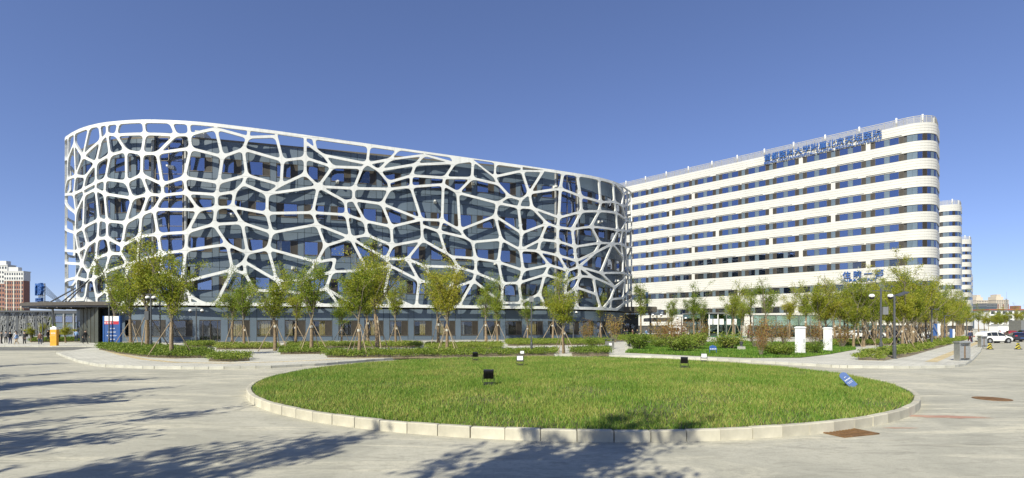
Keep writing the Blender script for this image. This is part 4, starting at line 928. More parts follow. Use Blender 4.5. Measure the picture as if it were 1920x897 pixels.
# hedge beds: clipped shrubs of small leaves on thin stems
def inside(P, X, Y):
    r = np.zeros(len(X), bool); n = len(P)
    for i in range(n):
        (x0, y0), (x1, y1) = P[i - 1], P[i]; c = ((y0 > Y) != (y1 > Y)) & (X < (x1 - x0) * (Y - y0) / (y1 - y0 + 1e-12) + x0); r ^= c
    return r
def hedge(px_poly, h, label, dens=330, m='leaf_hedge', ls=.125, name='hedge', group='clipped hedge beds'):
    h *= .86; P = [G(px, py, PH) for px, py in px_poly]; A = np.array(P); lo, hi = A.min(0), A.max(0); c = A.mean(0)
    area = abs(sum(P[i - 1][0] * P[i][1] - P[i][0] * P[i - 1][1] for i in range(len(P)))) / 2
    k = max(4, int(area * 5.5)); CX = RNG.uniform(lo[0], hi[0], k * 6); CY = RNG.uniform(lo[1], hi[1], k * 6); ok = inside(P, CX, CY); CX, CY = CX[ok][:k * 2], CY[ok][:k * 2]
    n = int(area * dens); idx = RNG.integers(0, len(CX), n); hz = h * RNG.uniform(.6, 1.25, len(CX))
    o = RNG.normal(size=(n, 3)) * np.array([.17, .17, 0]); z = hz[idx] * (1.12 - .66 * RNG.random(n) ** 1.1)
    cent = np.stack([CX[idx] + o[:, 0] - c[0], CY[idx] + o[:, 1] - c[1], z], 1); V, F = leaf_quads(cent, ls, RNG)
    t = thing(name, label, 'hedge', (c[0], c[1], PH), 0, group)
    put('foliage', np_mesh('foliage', V, F, M[m]), t)
    b = MB()
    for i in range(0, min(len(CX), 700)):
        x, y = CX[i] - c[0], CY[i] - c[1]; b.tube((x, y, 0), (x + random.uniform(-.08, .08), y + random.uniform(-.08, .08), hz[i] * .8), .012, .006, 3, 0, False)
    b.build('stems', [M['branch']], t).name = 'stem'
    q = [(x - c[0] + (x - c[0]) * .02, y - c[1] + (y - c[1]) * .03) for x, y in P]
    MB().prism([(x * .96, y * .96) for x, y in q], -.05, .03).build('soil', [M['bed_soil']], t)
    return t
hedge([(183, 656), (225, 664), (280, 671), (330, 673), (402, 671), (402, 665), (330, 657), (250, 651), (186, 650)], .52, 'large curved hedge bed at the left end of the plaza, round the front staked trees')
hedge([(390, 678), (430, 679), (469, 677), (466, 671), (395, 671)], .5, 'small separate hedge clump standing alone on the paving, right of the large curved bed')
hedge([(609, 671), (730, 671.5), (850, 670), (945, 668), (1043, 667), (1043, 661), (850, 663), (700, 664), (612, 664)], .5, 'longest hedge strip, along the front edge of the plaza below the biggest tree')
hedge([(1072, 667), (1142, 666), (1142, 659), (1072, 660)], .55, 'short hedge block at the right end of the front strip, under the wide leaning tree')
hedge([(525, 665), (610, 664), (610, 657), (527, 657)], .5, 'hedge block around the tall thin tree, left of the longest strip')
hedge([(405, 656), (520, 655), (520, 650), (405, 650)], .5, 'hedge strip behind the small clump, under the pair of low round trees')
hedge([(350, 651), (402, 651), (402, 646), (350, 646)], .5, 'short hedge below the building door')
hedge([(540, 653), (790, 652), (790, 647), (540, 648)], .5, 'long back hedge below the gold curtained windows')
hedge([(800, 656), (940, 655), (940, 648), (800, 649)], .5, 'back hedge behind the tall middle pair of trees')
hedge([(950, 649), (1140, 647), (1140, 641), (950, 642)], .55, 'back hedge at the right end of the lattice building')
hedge([(1150, 640), (1320, 640), (1320, 635), (1150, 635)], .7, 'low hedge before the glazed ground floor beside the van')
hedge([(1602, 676), (1650, 677), (1700, 669), (1740, 658), (1775, 649), (1814, 638), (1812, 635), (1760, 641), (1700, 654), (1640, 665), (1602, 672)], .55, 'hedge strip along the right pavement, round the camera pole and the lamp post')
hedge([(1560, 650), (1680, 647), (1690, 642), (1560, 644)], .6, 'hedge behind the garden path, left of the right tree row')
# garden lawn with shrubs
gl = [G(p, q, PH) for p, q in ((1172, 662), (1300, 668), (1400, 672), (1500, 671.5), (1555, 665), (1605, 656), (1600, 645), (1400, 641), (1190, 645))]
tag(MB().prism(gl, PH - .1, PH + .03).build('garden_soil', [M['soil']]), kind='structure')
A = np.array(gl); n = 150000; X = RNG.uniform(A[:, 0].min(), A[:, 0].max(), n); Y = RNG.uniform(A[:, 1].min(), A[:, 1].max(), n); ok = inside(gl, X, Y)
g = blades('garden_grass', X[ok], Y[ok], np.full(ok.sum(), PH + .02), .08, .18, .03, M['grass'], .8); tag(g, 'green lawn of the garden before the white block', kind='stuff')
def shrub_proto(seed, m, H=2.4, W=1.1, n=24, ls=.12, lv=20):
    rg = random.Random(seed); rng = np.random.default_rng(seed); b = MB(); pts = []
    for i in range(n):
        t = rg.uniform(0, 6.28); r = rg.uniform(0, .3); p = Vector((r * math.cos(t), r * math.sin(t), 0)); q = Vector((W * rg.uniform(.2, 1) * math.cos(t), W * rg.uniform(.2, 1) * math.sin(t), H * rg.uniform(.55, 1)))
        m2 = p.lerp(q, .5) + Vector((rg.uniform(-.1, .1), rg.uniform(-.1, .1), .1)); b.tube(p, m2, .02, .014, 4, 0, False); b.tube(m2, q, .014, .006, 4, 0, False)
        for k in range(3):
            c = m2.lerp(q, k / 2); pts.append(np.array(c)[None] + rng.normal(size=(lv, 3)) * .17)
    V, F = leaf_quads(np.concatenate(pts), ls, rng); return (b.mesh('stem', [M['branch']]), np_mesh('foliage', V, F, M[m]))
RED = [shrub_proto(s, 'leaf_red') for s in (1, 2, 3)]; GRN = [shrub_proto(s, 'leaf_hedge', 1.2, .9, 22, .12, 40) for s in (4, 5)]
def shrub(pr, px, py, top, label, group, wide=1.0):
    x, y = G(px, py, PH); H = zat(top, y) - PH; s = H / (2.4 if pr in RED else 1.2); t = thing('shrub', label, 'shrub', (x, y, PH), random.uniform(0, 6), group); t.scale = (s * wide, s * wide, s)
    put('stem', pr[0], t); put('foliage', pr[1], t)
rs = 'rust-coloured shrubs of the garden'
for i, (px, py, tp, wd, lb) in enumerate(((1102, 645, 602, .8, 'thin reddish shrub at the foot of the lattice building, left of the litter bin'), (1152, 642, 592, .9, 'rust-coloured shrub before the dark right end of the oval building'),
    (1243, 650, 598, 1.1, 'rust and green shrub left of the white van'), (1262, 655, 604, .9, 'bare-stemmed reddish shrub in front of the white van'), (1285, 648, 602, .8, 'reddish shrub right of the white van'),
    (1318, 650, 604, .7, 'thin reddish shrub before the glass entrance box'), (1420, 652, 600, 1.1, 'wide rust-coloured shrub behind the low green bush'), (1440, 655, 602, 1.0, 'second wide rust-coloured shrub, nearest the left white pillar box'),
    (1428, 668, 622, .6, 'bare twiggy shrub at the front of the garden lawn'), (1470, 648, 606, 1.0, 'dark reddish shrub just left of the left white pillar box'), (1527, 650, 606, 1.0, 'rust-coloured shrub between the two white pillar boxes'), (1580, 652, 610, .9, 'rust-coloured shrub right of the two white pillar boxes'))):
    shrub(RED[i % 3], px, py, tp, lb, rs, wd)
gs = 'low green shrubs of the garden'
for i, (px, py, tp, wd, lb) in enumerate(((1197, 656, 628, 1.3, 'low green shrub at the left end of the garden lawn'), (1235, 652, 636, 1.4, 'low green shrub below the reddish one beside the van'), (1276, 660, 632, 1.5, 'low green shrub in front of the reddish shrubs by the van'),
    (1302, 656, 626, 1.1, 'upright green shrub right of the van'), (1366, 655, 628, 1.5, 'round green shrub before the glass entrance box'), (1455, 666, 644, 1.6, 'low spreading green shrub at the foot of the twiggy one'), (1470, 668, 646, 1.3, 'low green shrub beside the left white pillar box'),
    (1525, 664, 642, 1.2, 'low green shrub between the bases of the two white pillar boxes'), (1110, 650, 634, 1.5, 'low green shrub beside the litter bin on the plaza'), (1138, 648, 634, 1.2, 'dark green shrub behind the litter bin on the plaza'))):
    shrub(GRN[i % 2], px, py, tp, lb, gs, wd)
# ------------------------------------------------------------------ small print too fine to read in the photograph: strokes only
def marks(n, size, seed, gap=.25, dense=True, t=.006):
    rg = random.Random(seed); b = MB(); x = -n * size * (1 + gap) / 2
    for i in range(n):
        cx = x + size * (1 + gap) * (i + .5)
        for k in range(3 if dense else 1): b.box(cx + rg.uniform(-.1, .1) * size, 0, size * (.12 + .33 * k), size * rg.uniform(.55, .95), t, size * .13)
        for k in range(2 if dense else 1): b.box(cx + (k - .5) * size * rg.uniform(.3, .8), .0003, size * .45, size * .13, t * .9, size * rg.uniform(.6, .95))
    return b.mesh('lettering', [M['print_white']])
# ------------------------------------------------------------------ street furniture, signs, lights
def on_lawn(px, py):
    z = .25
    for _ in range(4):
        x, y = G(px, py, z); z = gz(x, y)
    return x, y, z
def floodlight(px, py, label, s, face, tilt):
    x, y, z = on_lawn(px, py); t = thing('floodlight', label, 'floodlight', (x, y, z), math.atan2(y, x) - math.pi / 2 + (0 if face else math.pi), 'floodlights on the roundabout lawn')
    W, Hh = .34 * s, .3 * s
    b = MB(); b.box(0, 0, .03, .36 * s, .2 * s, .05); b.box(0, 0, .075, .3 * s, .12 * s, .04); b.build('base', [M['black']], t)
    b = MB(); b.box(0, 0, .12, .34 * s, .06, .02)
    for k in (-1, 1): b.box(k * (W / 2 + .02), 0, .12 + .13 * s, .018, .06, .27 * s)
    b.build('bracket', [M['black']], t)
    zc = .14 + .26 * s; hd = MB().box(0, 0, 0, W, .09 * s, Hh, 0, 0, 1, 1)
    for i in range(7): hd.box(-W / 2 + W * (i + .5) / 7, .07 * s, 0, .014, .06 * s, Hh * .8)
    hd.m = [0] * len(hd.f); o = hd.build('lamp_head', [M['black']], t, (0, 0, zc)); o.rotation_euler = (tilt, 0, 0)
    b = MB()
    for (cx, cz, sx, sz) in ((0, Hh / 2 - .02, W, .04), (0, -Hh / 2 + .03, W, .06), (-W / 2 + .015, 0, .03, Hh), (W / 2 - .015, 0, .03, Hh)): b.box(cx, -.052 * s, cz, sx, .02, sz)
    b.build('lamp_rim', [M['pole']], o)
    MB().box(0, -.05 * s, .01, W - .06, .012, Hh - .1).build('lens', [M['white_paint']], o)
    return t
floodlight(916, 724, 'black floodlight nearest the viewer, its ribbed back turned, left of the lawn centre', 1.05, 0, -.35)
floodlight(891, 677, 'black floodlight on the far left of the lawn, seen from behind', .95, 0, -.3)
floodlight(975, 687, 'floodlight on the lawn showing its white lens, below the square-headed lamp post', 1.0, 1, -.3)
floodlight(979, 671.5, 'smaller white-lensed floodlight at the far edge of the lawn behind another', .85, 1, -.25)
floodlight(1283, 691, 'black floodlight on the right of the lawn, seen from behind', 1.0, 0, -.35)
floodlight(1320, 680, 'white-lensed floodlight on the far right of the lawn, below the small blue garden board', .95, 1, -.25)
# leaning blue tablet on the lawn
x, y, z = on_lawn(1598, 728)
t = thing('lawn_sign', 'round-topped blue tablet leaning to one side on the right of the roundabout lawn', 'sign', (x, y, z), math.atan2(y, x) - math.pi / 2)
b = MB(); W, Hh, T0 = .125, .6, .06; pr = [(-W, 0), (W, 0), (W, Hh - W)] + [(W * math.cos(a), Hh - W + W * math.sin(a)) for a in [math.pi * i / 10 for i in range(1, 10)]] + [(-W, Hh - W)]
n = len(pr); b.add([(p, -T0, q) for p, q in pr] + [(p, T0, q) for p, q in pr], [tuple(range(n)), tuple(range(n, 2 * n))[::-1]], 0)
b.add([(p, -T0, q) for p, q in pr] + [(p, T0, q) for p, q in pr], [(i, n + i, n + (i + 1) % n, (i + 1) % n) for i in range(n)], 1)
tb = b.build('tablet', [M['blue'], M['metal']], t, (.06, 0, .05)); tb.rotation_euler = (-.35, -.68, .25)
MB().box(.05, .02, .04, .12, .1, .16).build('foot', [M['metal']], t)
for i, (n_, sz, zz) in enumerate(((4, .042, .29), (7, .021, .2), (6, .021, .16), (2, .03, .4))): put('lettering', marks(n_, sz, i), tb, (0, -T0 - .004, zz))
# small curved blue board in the garden
x, y = G(1337, 664, PH); t = thing('garden_board', 'small blue board with white characters on two legs at the edge of the garden lawn', 'sign', (x, y, PH))
b = MB(); b.add([(-.32, -.03, .32), (.32, -.03, .32), (.26, .05, .62), (.0, .07, .72), (-.26, .05, .62), (-.32, 0, .31), (.32, 0, .31), (.26, .08, .62), (0, .1, .72), (-.26, .08, .62)], [(0, 1, 2, 3, 4), (9, 8, 7, 6, 5), (0, 5, 6, 1), (1, 6, 7, 2), (2, 7, 8, 3), (3, 8, 9, 4), (4, 9, 5, 0)]); b.build('board', [M['blue']], t)
for k in (-.27, .27): MB().tube((k, .02, 0), (k, .02, .34), .025, None, 6).build('leg', [M['blue']], t)
o = put('lettering', marks(4, .11, 9), t, (0, -.025, .36)); o.rotation_euler = (-.25, 0, 0)
o = put('lettering', marks(1, .12, 10), t, (0, .04, .55)); o.rotation_euler = (-.25, 0, 0)
# drain grate and manhole cover in the road
x, y = G(1590, 812.5); t = thing('drain_grate', 'rusty iron drain grate let into the road beside the roundabout kerb', 'drain grate', (x, y, .006), .34)
b = MB()
for k in (-.3, .3): b.box(0, k, .01, 1.08, .05, .022)
for k in (-.52, .52): b.box(k, 0, .01, .05, .6, .022)
b.build('frame', [M['rust']], t); MB().box(0, 0, -.002, 1.0, .56, .004).build('pit', [M['black']], t)
bar = MB().box(0, 0, .008, .05, .56, .018).mesh('bar', [M['rust']])
for i in range(9): put('bar', bar, t, (-.44 + .11 * i, 0, 0))
put('bar', MB().box(0, 0, .01, 1.0, .04, .02).mesh('bar', [M['rust']]), t)
x, y = G(1860, 748.5); t = thing('manhole_cover', 'round rusty manhole cover in the road on the far right', 'manhole cover', (x, y, .004))
MB().lathe([(.5, 0), (.5, .012), (.46, .014)], n=28).build('rim', [M['rust']], t); b = MB().lathe([(.45, .004), (.45, .016)], n=28)
for i in range(5): b.box(-.3 + .15 * i, 0, .018, .05, .6, .006)
b.m = [0] * len(b.f); b.build('lid', [M['rust']], t)
# two-part steel litter bins
def litter_bin(px, py, label, s=1.0, rz=0.0):
    x, y = G(px, py, PH); t = thing('litter_bin', label, 'litter bin', (x, y, PH), rz, 'steel litter bins along the right pavement'); t.scale = (s, s, s)
    MB().box(0, 0, .03, .86, .42, .06).build('foot', [M['metal']], t); b = MB()
    for k in (-.36, .36): b.box(k, 0, .62, .05, .4, 1.12)
    b.box(0, .17, .62, .7, .03, 1.1); b.build('frame', [M['metal']], t)
    for k in (-.2, .2): MB().box(k, -.02, .56, .28, .34, .78).build('bucket', [M['metal']], t)
    MB().box(0, -.08, .56, .1, .1, .8).build('divider', [M['rust']], t)
    b = MB().box(0, 0, 1.2, .92, .5, .05); b.box(0, 0, 1.25, .8, .4, .05); b.m = [0] * len(b.f); b.build('roof', [M['metal']], t)
litter_bin(1804, 676.5, 'nearer steel litter bin standing on the corner of the right pavement', 1.0, .1)
litter_bin(1842, 651, 'farther steel litter bin on the right pavement, beside the white car', .95, .1)
x, y = G(1143, 654, PH); t = thing('plaza_bin', 'grey flat-roofed litter bin on the plaza at the end of the hedges', 'litter bin', (x, y, PH), .2)
MB().box(0, 0, .38, .8, .42, .7).build('box', [M['steel']], t); MB().box(0, 0, .95, .95, .5, .06).build('roof', [M['pole']], t)
b = MB(); [b.box(kx, ky, .82, .05, .05, .22) for kx in (-.36, .36) for ky in (-.16, .16)]; b.build('post', [M['pole']], t); MB().box(0, -.215, .45, .3, .01, .25).build('plate', [M['white_paint']], t)
# white pillar boxes
for px, py, top, wd, lb in ((1500.5, 664, 612.5, .72, 'left of the two white pillar boxes in the garden, the larger'), (1552, 659.5, 614, .66, 'right of the two white pillar boxes in the garden, the slimmer')):
    x, y = G(px, py, PH); H = zat(top, y) - PH; t = thing('pillar_box', lb, 'cabinet', (x, y, PH), .35, 'white pillar boxes'); w2 = wd * .82
    b = MB().box(0, 0, H / 2 - .06, w2, w2 * .8, H - .12); b.build('cabinet', [M['white_paint']], t)
    b = MB().box(0, 0, H - .09, w2 * 1.14, w2 * .94, .08); b.box(0, 0, H - .025, w2 * 1.02, w2 * .82, .05, 0, 0, .8, .8); b.m = [0] * len(b.f); b.build('cap', [M['white_paint']], t)
    MB().box(0, 0, .05, w2 * 1.08, w2 * .88, .12).build('plinth', [M['kerb_grey']], t)
    MB().box(.12, -w2 * .4 - .004, H * .48, .05, .012, .3).build('handle', [M['pole']], t); MB().box(0, -w2 * .4 - .002, H * .5, w2 * .8, .006, H * .78).build('door', [M['white_paint']], t)
    for k in range(4): MB().box(-w2 * .16 if False else w2 * .5 + .004, 0, H * .3 + .05 * k, .008, w2 * .4, .018).build('vent', [M['pole']], t)
# low garden lamps on stone blocks
for px, py, lb in ((1179, 656, 'low garden lamp on a grey stone block near the left end of the lawn'), (1312, 648, 'dark-topped low garden lamp on a stone block near the glass entrance box'), (1390, 657, 'low garden lamp on a pale stone block in the middle of the lawn'), (1437, 650, 'low garden lamp on a stone block beneath the rust-coloured shrubs'), (1540, 652, 'low garden lamp on a stone block between the white pillar boxes')):
    x, y = G(px, py, PH); t = thing('garden_lamp', lb, 'garden lamp', (x, y, PH), .3, 'low garden lamps')
    MB().box(0, 0, .18, .5, .5, .36, 0, 0, .96, .96).build('stone_block', [M['kerb_grey']], t)
    b = MB(); b.lathe([(.15, .36), (.15, .44), (.11, .46), (.11, .56), (.17, .58), (.17, .62), (.11, .64), (.11, .70), (.18, .72), (.18, .78), (.05, .82)], n=12); b.build('lamp', [M['pole']], t)
# poles: lamp posts and camera poles
def pole_base(name, cat, px, py, label, top, group, h=PH, r=.075):
    x, y = G(px, py, h); H = zat(top, y) - h; t = thing(name, label, cat, (x, y, h), 0, group)
    b = MB(); b.tube((0, 0, 0), (0, 0, H), r, r * .75, 10); b.build('pole', [M['pole']], t); b = MB(); b.lathe([(r * 2.1, 0), (r * 2.1, .03), (r * 1.4, .05), (r * 1.4, .9), (r, .95)], n=12); b.build('pole_base', [M['pole']], t)
    return t, H, y
def dome(t, x, z, s=1.0):
    z += .05
    b = MB(); b.lathe([(.05, .24), (.12, .23), (.19, .16), (.21, .08), (.2, .0)], x, 0, z, 14, 0); o = b.build('camera_housing', [M['white_paint']], t, smooth=True)
    MB().lathe([(.02, -.2), (.11, -.18), (.17, -.1), (.188, .004)], x, 0, z, 14).build('camera_dome', [M['black']], o, smooth=True)
t, H, Y = pole_base('camera_pole', 'camera pole', 1651.6, 664, 'camera pole with two white dome cameras and a grey box, in the right hedge strip', 541, 'camera poles', r=.085)
s = Y / FPX
MB().tube((-17 * s, 0, H - .2), (20 * s, 0, H - .2), .035, None, 8).build('cross_arm', [M['pole']], t)
dome(t, -17 * s, H - .75, 1.15); dome(t, 18 * s, H - .75, 1.15); MB().box(7 * s, 0, zat(583, Y) - PH, .42, .26, .62).build('control_box', [M['steel']], t)
t, H, Y = pole_base('lamp_post', 'lamp post', 1677, 673, 'lamp post with a flat tilted head, just right of the two-dome camera pole', 553, 'dark lamp posts', r=.08)
o = MB().box(.62, 0, 0, .95, .36, .07).build('lamp_head', [M['pole']], t, (.05, 0, H - .12)); o.rotation_euler = (.2, -.3, .25)
t, H, Y = pole_base('camera_pole', 'camera pole', 283, 656, 'camera pole with two white domes below its top, among the leftmost staked trees', 551, 'camera poles', r=.09)
MB().box(0, 0, H - .06, 1.0, .06, .06).build('cross_arm', [M['pole']], t); dome(t, -.3, H - .5); dome(t, .3, H - .5); MB().box(-.32, 0, zat(592, Y) - PH, .4, .3, .85).build('control_box', [M['pole']], t)
t, H, Y = pole_base('lamp_post', 'lamp post', 300, 654, 'lamp post with a dark tilted head, just right of the left camera pole', 551, 'dark lamp posts', r=.08)
o = MB().box(-.6, 0, 0, 1.1, .4, .08).build('lamp_head', [M['pole']], t, (0, 0, H)); o.rotation_euler = (.15, .35, 0)
t, H, Y = pole_base('lamp_post', 'lamp post', 204.5, 650, 'thin dark lamp post at the left edge of the blue pylon', 569, 'dark lamp posts', r=.07)
MB().box(0, 0, H + .02, .5, .3, .08).build('lamp_head', [M['pole']], t)
t, H, Y = pole_base('lamp_post', 'lamp post', 996.5, 665, 'lamp post with a square box head, alone in the longest hedge strip', 566, 'dark lamp posts', r=.07)
b = MB().box(0, 0, H + .2, .34, .34, .42); b.build('lamp_head', [M['steel']], t)
t, H, Y = pole_base('camera_pole', 'camera pole', 368, 645, 'slim camera pole with two small white cameras, left of the building door', 578, 'camera poles', r=.09)
MB().tube((-.85, 0, H - .05), (.85, 0, H - .05), .04, None, 8).build('cross_arm', [M['pole']], t); dome(t, -.75, H - .45); dome(t, .75, H - .45)
t, H, Y = pole_base('camera_pole', 'camera pole', 225, 645, 'slim camera pole with two white cameras behind the blue pylon', 582, 'camera poles', r=.08)
MB().tube((-.6, 0, H - .05), (.6, 0, H - .05), .04, None, 8).build('cross_arm', [M['pole']], t); dome(t, -.5, H - .4); dome(t, .5, H - .4)
t, H, Y = pole_base('camera_pole', 'camera pole', 1075, 638, 'slim camera pole near the right end of the lattice building', 583, 'camera poles', r=.09)
MB().tube((-.6, 0, H - .05), (.6, 0, H - .05), .04, None, 8).build('cross_arm', [M['pole']], t); dome(t, -.5, H - .4); dome(t, .5, H - .4)
for px, tp, lb in ((1232, 588, 'camera pole with paired cameras before the low dark canopy left of the van'), (1278, 594, 'camera pole with paired cameras standing above the white van')):
    t, H, Y = pole_base('camera_pole', 'camera pole', px, 637, lb, tp, 'camera poles', r=.09); MB().tube((-.9, 0, H - .05), (.9, 0, H - .05), .05, None, 8).build('cross_arm', [M['pole']], t)
    for k in (-.7, .7): dome(t, k, H - .4, .8)
for px, py, tp, lb in ((1747, 650, 580, 'dark lamp post inside the right tree row, near the blue banner'), (1771, 642, 592, 'farther dark lamp post inside the right tree row'), (1812, 634, 598, 'small distant lamp post at the far end of the right tree row')):
    t, H, Y = pole_base('lamp_post', 'lamp post', px, py, lb, tp, 'dark lamp posts', r=.08); MB().box(.3, 0, H, .8, .3, .08).build('lamp_head', [M['pole']], t)
# blue information pylon and orange pillar
x, y = G(211, 652, PH); y += 3.2; x = atY(211, y); W = 30 * y / FPX; H = zat(593, y) - PH
t = thing('information_pylon', 'tall blue information pylon with a red band and white text, left of the building', 'information pylon', (x, y, PH), .1)
MB().box(0, 0, H / 2 - .35, W * .84, .3, H - .7).build('panel', [M['blue']], t); b = MB()
for k in (-1, 1): b.box(k * W * .46, 0, H / 2, W * .08, .36, H)
b.build('side_post', [M['blue_letter']], t); MB().box(0, 0, H - .75, W * .84, .32, .34).build('red_band', [M['red']], t); MB().box(0, 0, H - .29, W * .84, .3, .56).build('header', [M['white_paint']], t)
put('lettering', marks(4, .2, 20), t, (-W * .15, -.165, H - .84))
for i in range(6): put('lettering', marks(4 + i % 3, .14, 21 + i), t, (0, -.155, H - 1.45 - .4 * i))
x, y = G(102, 648.5, PH); W = 10.5 * y / FPX; H = zat(612, y) - PH
t = thing('orange_pillar', 'orange guide pillar with a white top, on the pavement left of the building', 'sign pillar', (x, y, PH), .15)
MB().box(0, 0, H / 2 - .2, W, W * .6, H - .4).build('body', [M['orange']], t); MB().box(0, 0, H - .25, W, W * .6, .26).build('header', [M['white_paint']], t); MB().box(0, 0, H - .06, W * .45, W * .4, .12).build('cap', [M['white_paint']], t)
put('lettering', marks(2, .2, 30), t, (0, -W * .3 - .006, H - .9)); put('lettering', marks(5, .07, 31, .2, False), t, (0, -W * .3 - .006, H - 1.05))
# blue banners in the right tree row
for px, py, y0, y1, wd, lb in ((1756, 646, 607, 630, .62, 'blue and white banner sign hung among the right tree row'), (1785, 641, 617, 638, .5, 'white-edged blue banner sign farther along the right tree row')):
    x, y = G(px, py, PH); t = thing('banner_sign', lb, 'sign', (x, y, PH), -.5); za, zb = zat(y1, y) - PH, zat(y0, y) - PH
    for k in (-1, 1): MB().tube((k * wd * .5, 0, 0), (k * wd * .5, 0, zb), .03, None, 6).build('post', [M['pole']], t)
    MB().box(-wd * .2, -.02, (za + zb) / 2, wd * .7, .05, zb - za).build('panel', [M['blue']], t); MB().box(wd * .36, -.02, (za + zb) / 2, wd * .4, .052, (zb - za) * .96).build('white_panel', [M['white_paint']], t)
# striped warning cones beside the parked cars
M['stripe'] = bpy.data.materials.new('yellow_black_stripe'); M['stripe'].use_nodes = True
tt = M['stripe'].node_tree; wv = tt.nodes.new('ShaderNodeTexWave'); wv.bands_direction = 'DIAGONAL'; wv.inputs['Scale'].default_value = 1.6; cr = tt.nodes.new('ShaderNodeValToRGB'); cr.color_ramp.interpolation = 'CONSTANT'
cr.color_ramp.elements[0].color = (.02, .02, .02, 1); cr.color_ramp.elements[1].position = .5; cr.color_ramp.elements[1].color = (.5, .42, .05, 1); tc = tt.nodes.new('ShaderNodeTexCoord')
tt.links.new(tc.outputs['Object'], wv.inputs[0]); tt.links.new(wv.outputs[0], cr.inputs[0]); tt.links.new(cr.outputs[0], tt.nodes['Principled BSDF'].inputs['Base Color'])
for px, py, lb in ((1856, 655.5, 'striped yellow and black warning cone just in front of the white car'), (1909, 655.5, 'striped yellow and black warning cone at the right edge, near the dark car')):
    x, y = G(px, py); t = thing('warning_cone', lb, 'traffic cone', (x, y, 0), .4, 'striped warning cones'); t.scale = (.85, .85, .88)
    MB().box(0, 0, .04, .56, .56, .08).build('base', [M['black']], t); MB().box(0, 0, .4, .42, .42, .64, 0, 0, .45, .45).build('body', [M['stripe']], t); MB().lathe([(.1, .72), (.13, .76), (.1, .82)], n=10).build('cap', [M['black']], t)
# canopy at the left end with its standing blue sign and tie rods
t = thing('entrance_canopy', 'dark flat canopy with tapering tip at the left end of the oval building', 'canopy', (-62, 69, 0))
def rel(P): return [(x + 62, y - 69) for x, y in P]
can = [(-69.0, 71), (-67.8, 69.3), (-63.5, 68.0), (-57, 66.8), (-53.6, 67), (-53.5, 70), (-56, 78), (-66, 82)]
b = MB().prism(rel(can), 4.95, 5.2, 0); b.build('soffit', [M['black']], t)
big = [(-60 + (x + 60) * 1.012, 72 + (y - 72) * 1.03) for x, y in can]; MB().prism(rel(big), 5.2, 5.62, 0).build('fascia', [M['bronze']], t)
MB().prism(rel([(-60 + (x + 60) * .96, 72 + (y - 72) * .96) for x, y in can]), 5.62, 5.7).build('roof', [M['joint']], t)
for i in range(7):
    r_ = MB().box(-4 + i * 1.6, 1.2, 4.88, .14, 8 - abs(i - 3), .14, 0, .25); r_.build('rib', [M['bronze']], t)
for x, y in ((-65.5, 71.5), (-60, 78)): MB().tube((x + 62, y - 69, 0), (x + 62, y - 69, 4.95), .12, None, 12).build('column', [M['steel']], t)
for a, c in (((-50.8 - 10, 72.0, 8.9), (-63.6, 69, 5.7)), ((-58.6, 69.2, 8.6), (-60.2, 68, 5.7)), ((-58.0, 68.8, 8.8), (-61.6, 68.6, 5.7))):
    MB().tube((a[0] + 62, a[1] - 69, a[2]), (c[0] + 62, c[1] - 69, c[2]), .09, None, 8).build('tie_rod', [M['pole']], t)
x0_, y0_ = atY(74, 72.0), 72.0; RZ = -.59
sg = thing('canopy_sign', 'blue standing letters seen edge-on on top of the left canopy, stayed by thin cables', 'sign', (x0_, y0_, 5.7), RZ)
for i, ch in enumerate('门诊'):
    o = put('letter', text_mesh(ch, 1.75, .16, .05, M['blue_letter']), sg, (-.78 + 1.5 * i, 0, 1.35)); o.rotation_euler = (math.radians(90), 0, 0)
lt = MB(); rgm = random.Random(4)
for i in range(8):
    for k in range(2): lt.box(-1.25 + i * .34, 0, .35 + .3 * k, .26, .3, .12)
    lt.box(-1.25 + i * .34 + rgm.choice((-.09, .09)), .001, .5, .1, .28, .5)
lt.build('lettering', [M['blue_letter']], sg)
b = MB()
for k in (-1.3, -.4, .5, 1.4): b.box(k, .25, 1.4, .1, .1, 2.8)
for z in (.2, 1.1, 2.7): b.box(.05, .25, z, 2.8, .08, .08)
b.build('sign_frame', [M['steel']], sg)
b = MB()
for k in (-1.3, 1.4): b.box(k, .4, .12, .3, .6, .3)
b.build('sign_foot', [M['steel']], sg)
cr_, sr_ = math.cos(-RZ), math.sin(-RZ); loc = lambda X, Y, Z: (X * cr_ - Y * sr_, X * sr_ + Y * cr_, Z)
for i in range(6):
    MB().tube((1.42, .25, 2.5 - .22 * i), loc(2.75 - .12 * i, .6, .12), .028, None, 5).build('stay_cable', [M['pole']], sg)
# dark entrance wall beneath that canopy
t = thing('entrance_wall', 'dark olive entrance wall under the left canopy beside the blue pylon', 'wall', (0, 0, 0))
p = [(atY(150, 70.6), 70.6), (atY(184, 67.2), 67.2), (atY(186, 70), 70.4), (atY(152, 74), 74)]
M['olive'] = mat('dark_olive_panel', (.055, .06, .05), .5, .1, .15, .8)
MB().prism(p, .1, 4.94).build('wall', [M['olive']], t)
for i in range(1, 5):
    k = i / 5; MB().box(p[0][0] + (p[1][0] - p[0][0]) * k, p[0][1] + (p[1][1] - p[0][1]) * k - .02, 2.5, .05, .08, 4.7, 0, math.atan2(p[1][1] - p[0][1], p[1][0] - p[0][0])).build('joint_strip', [M['joint']], t)
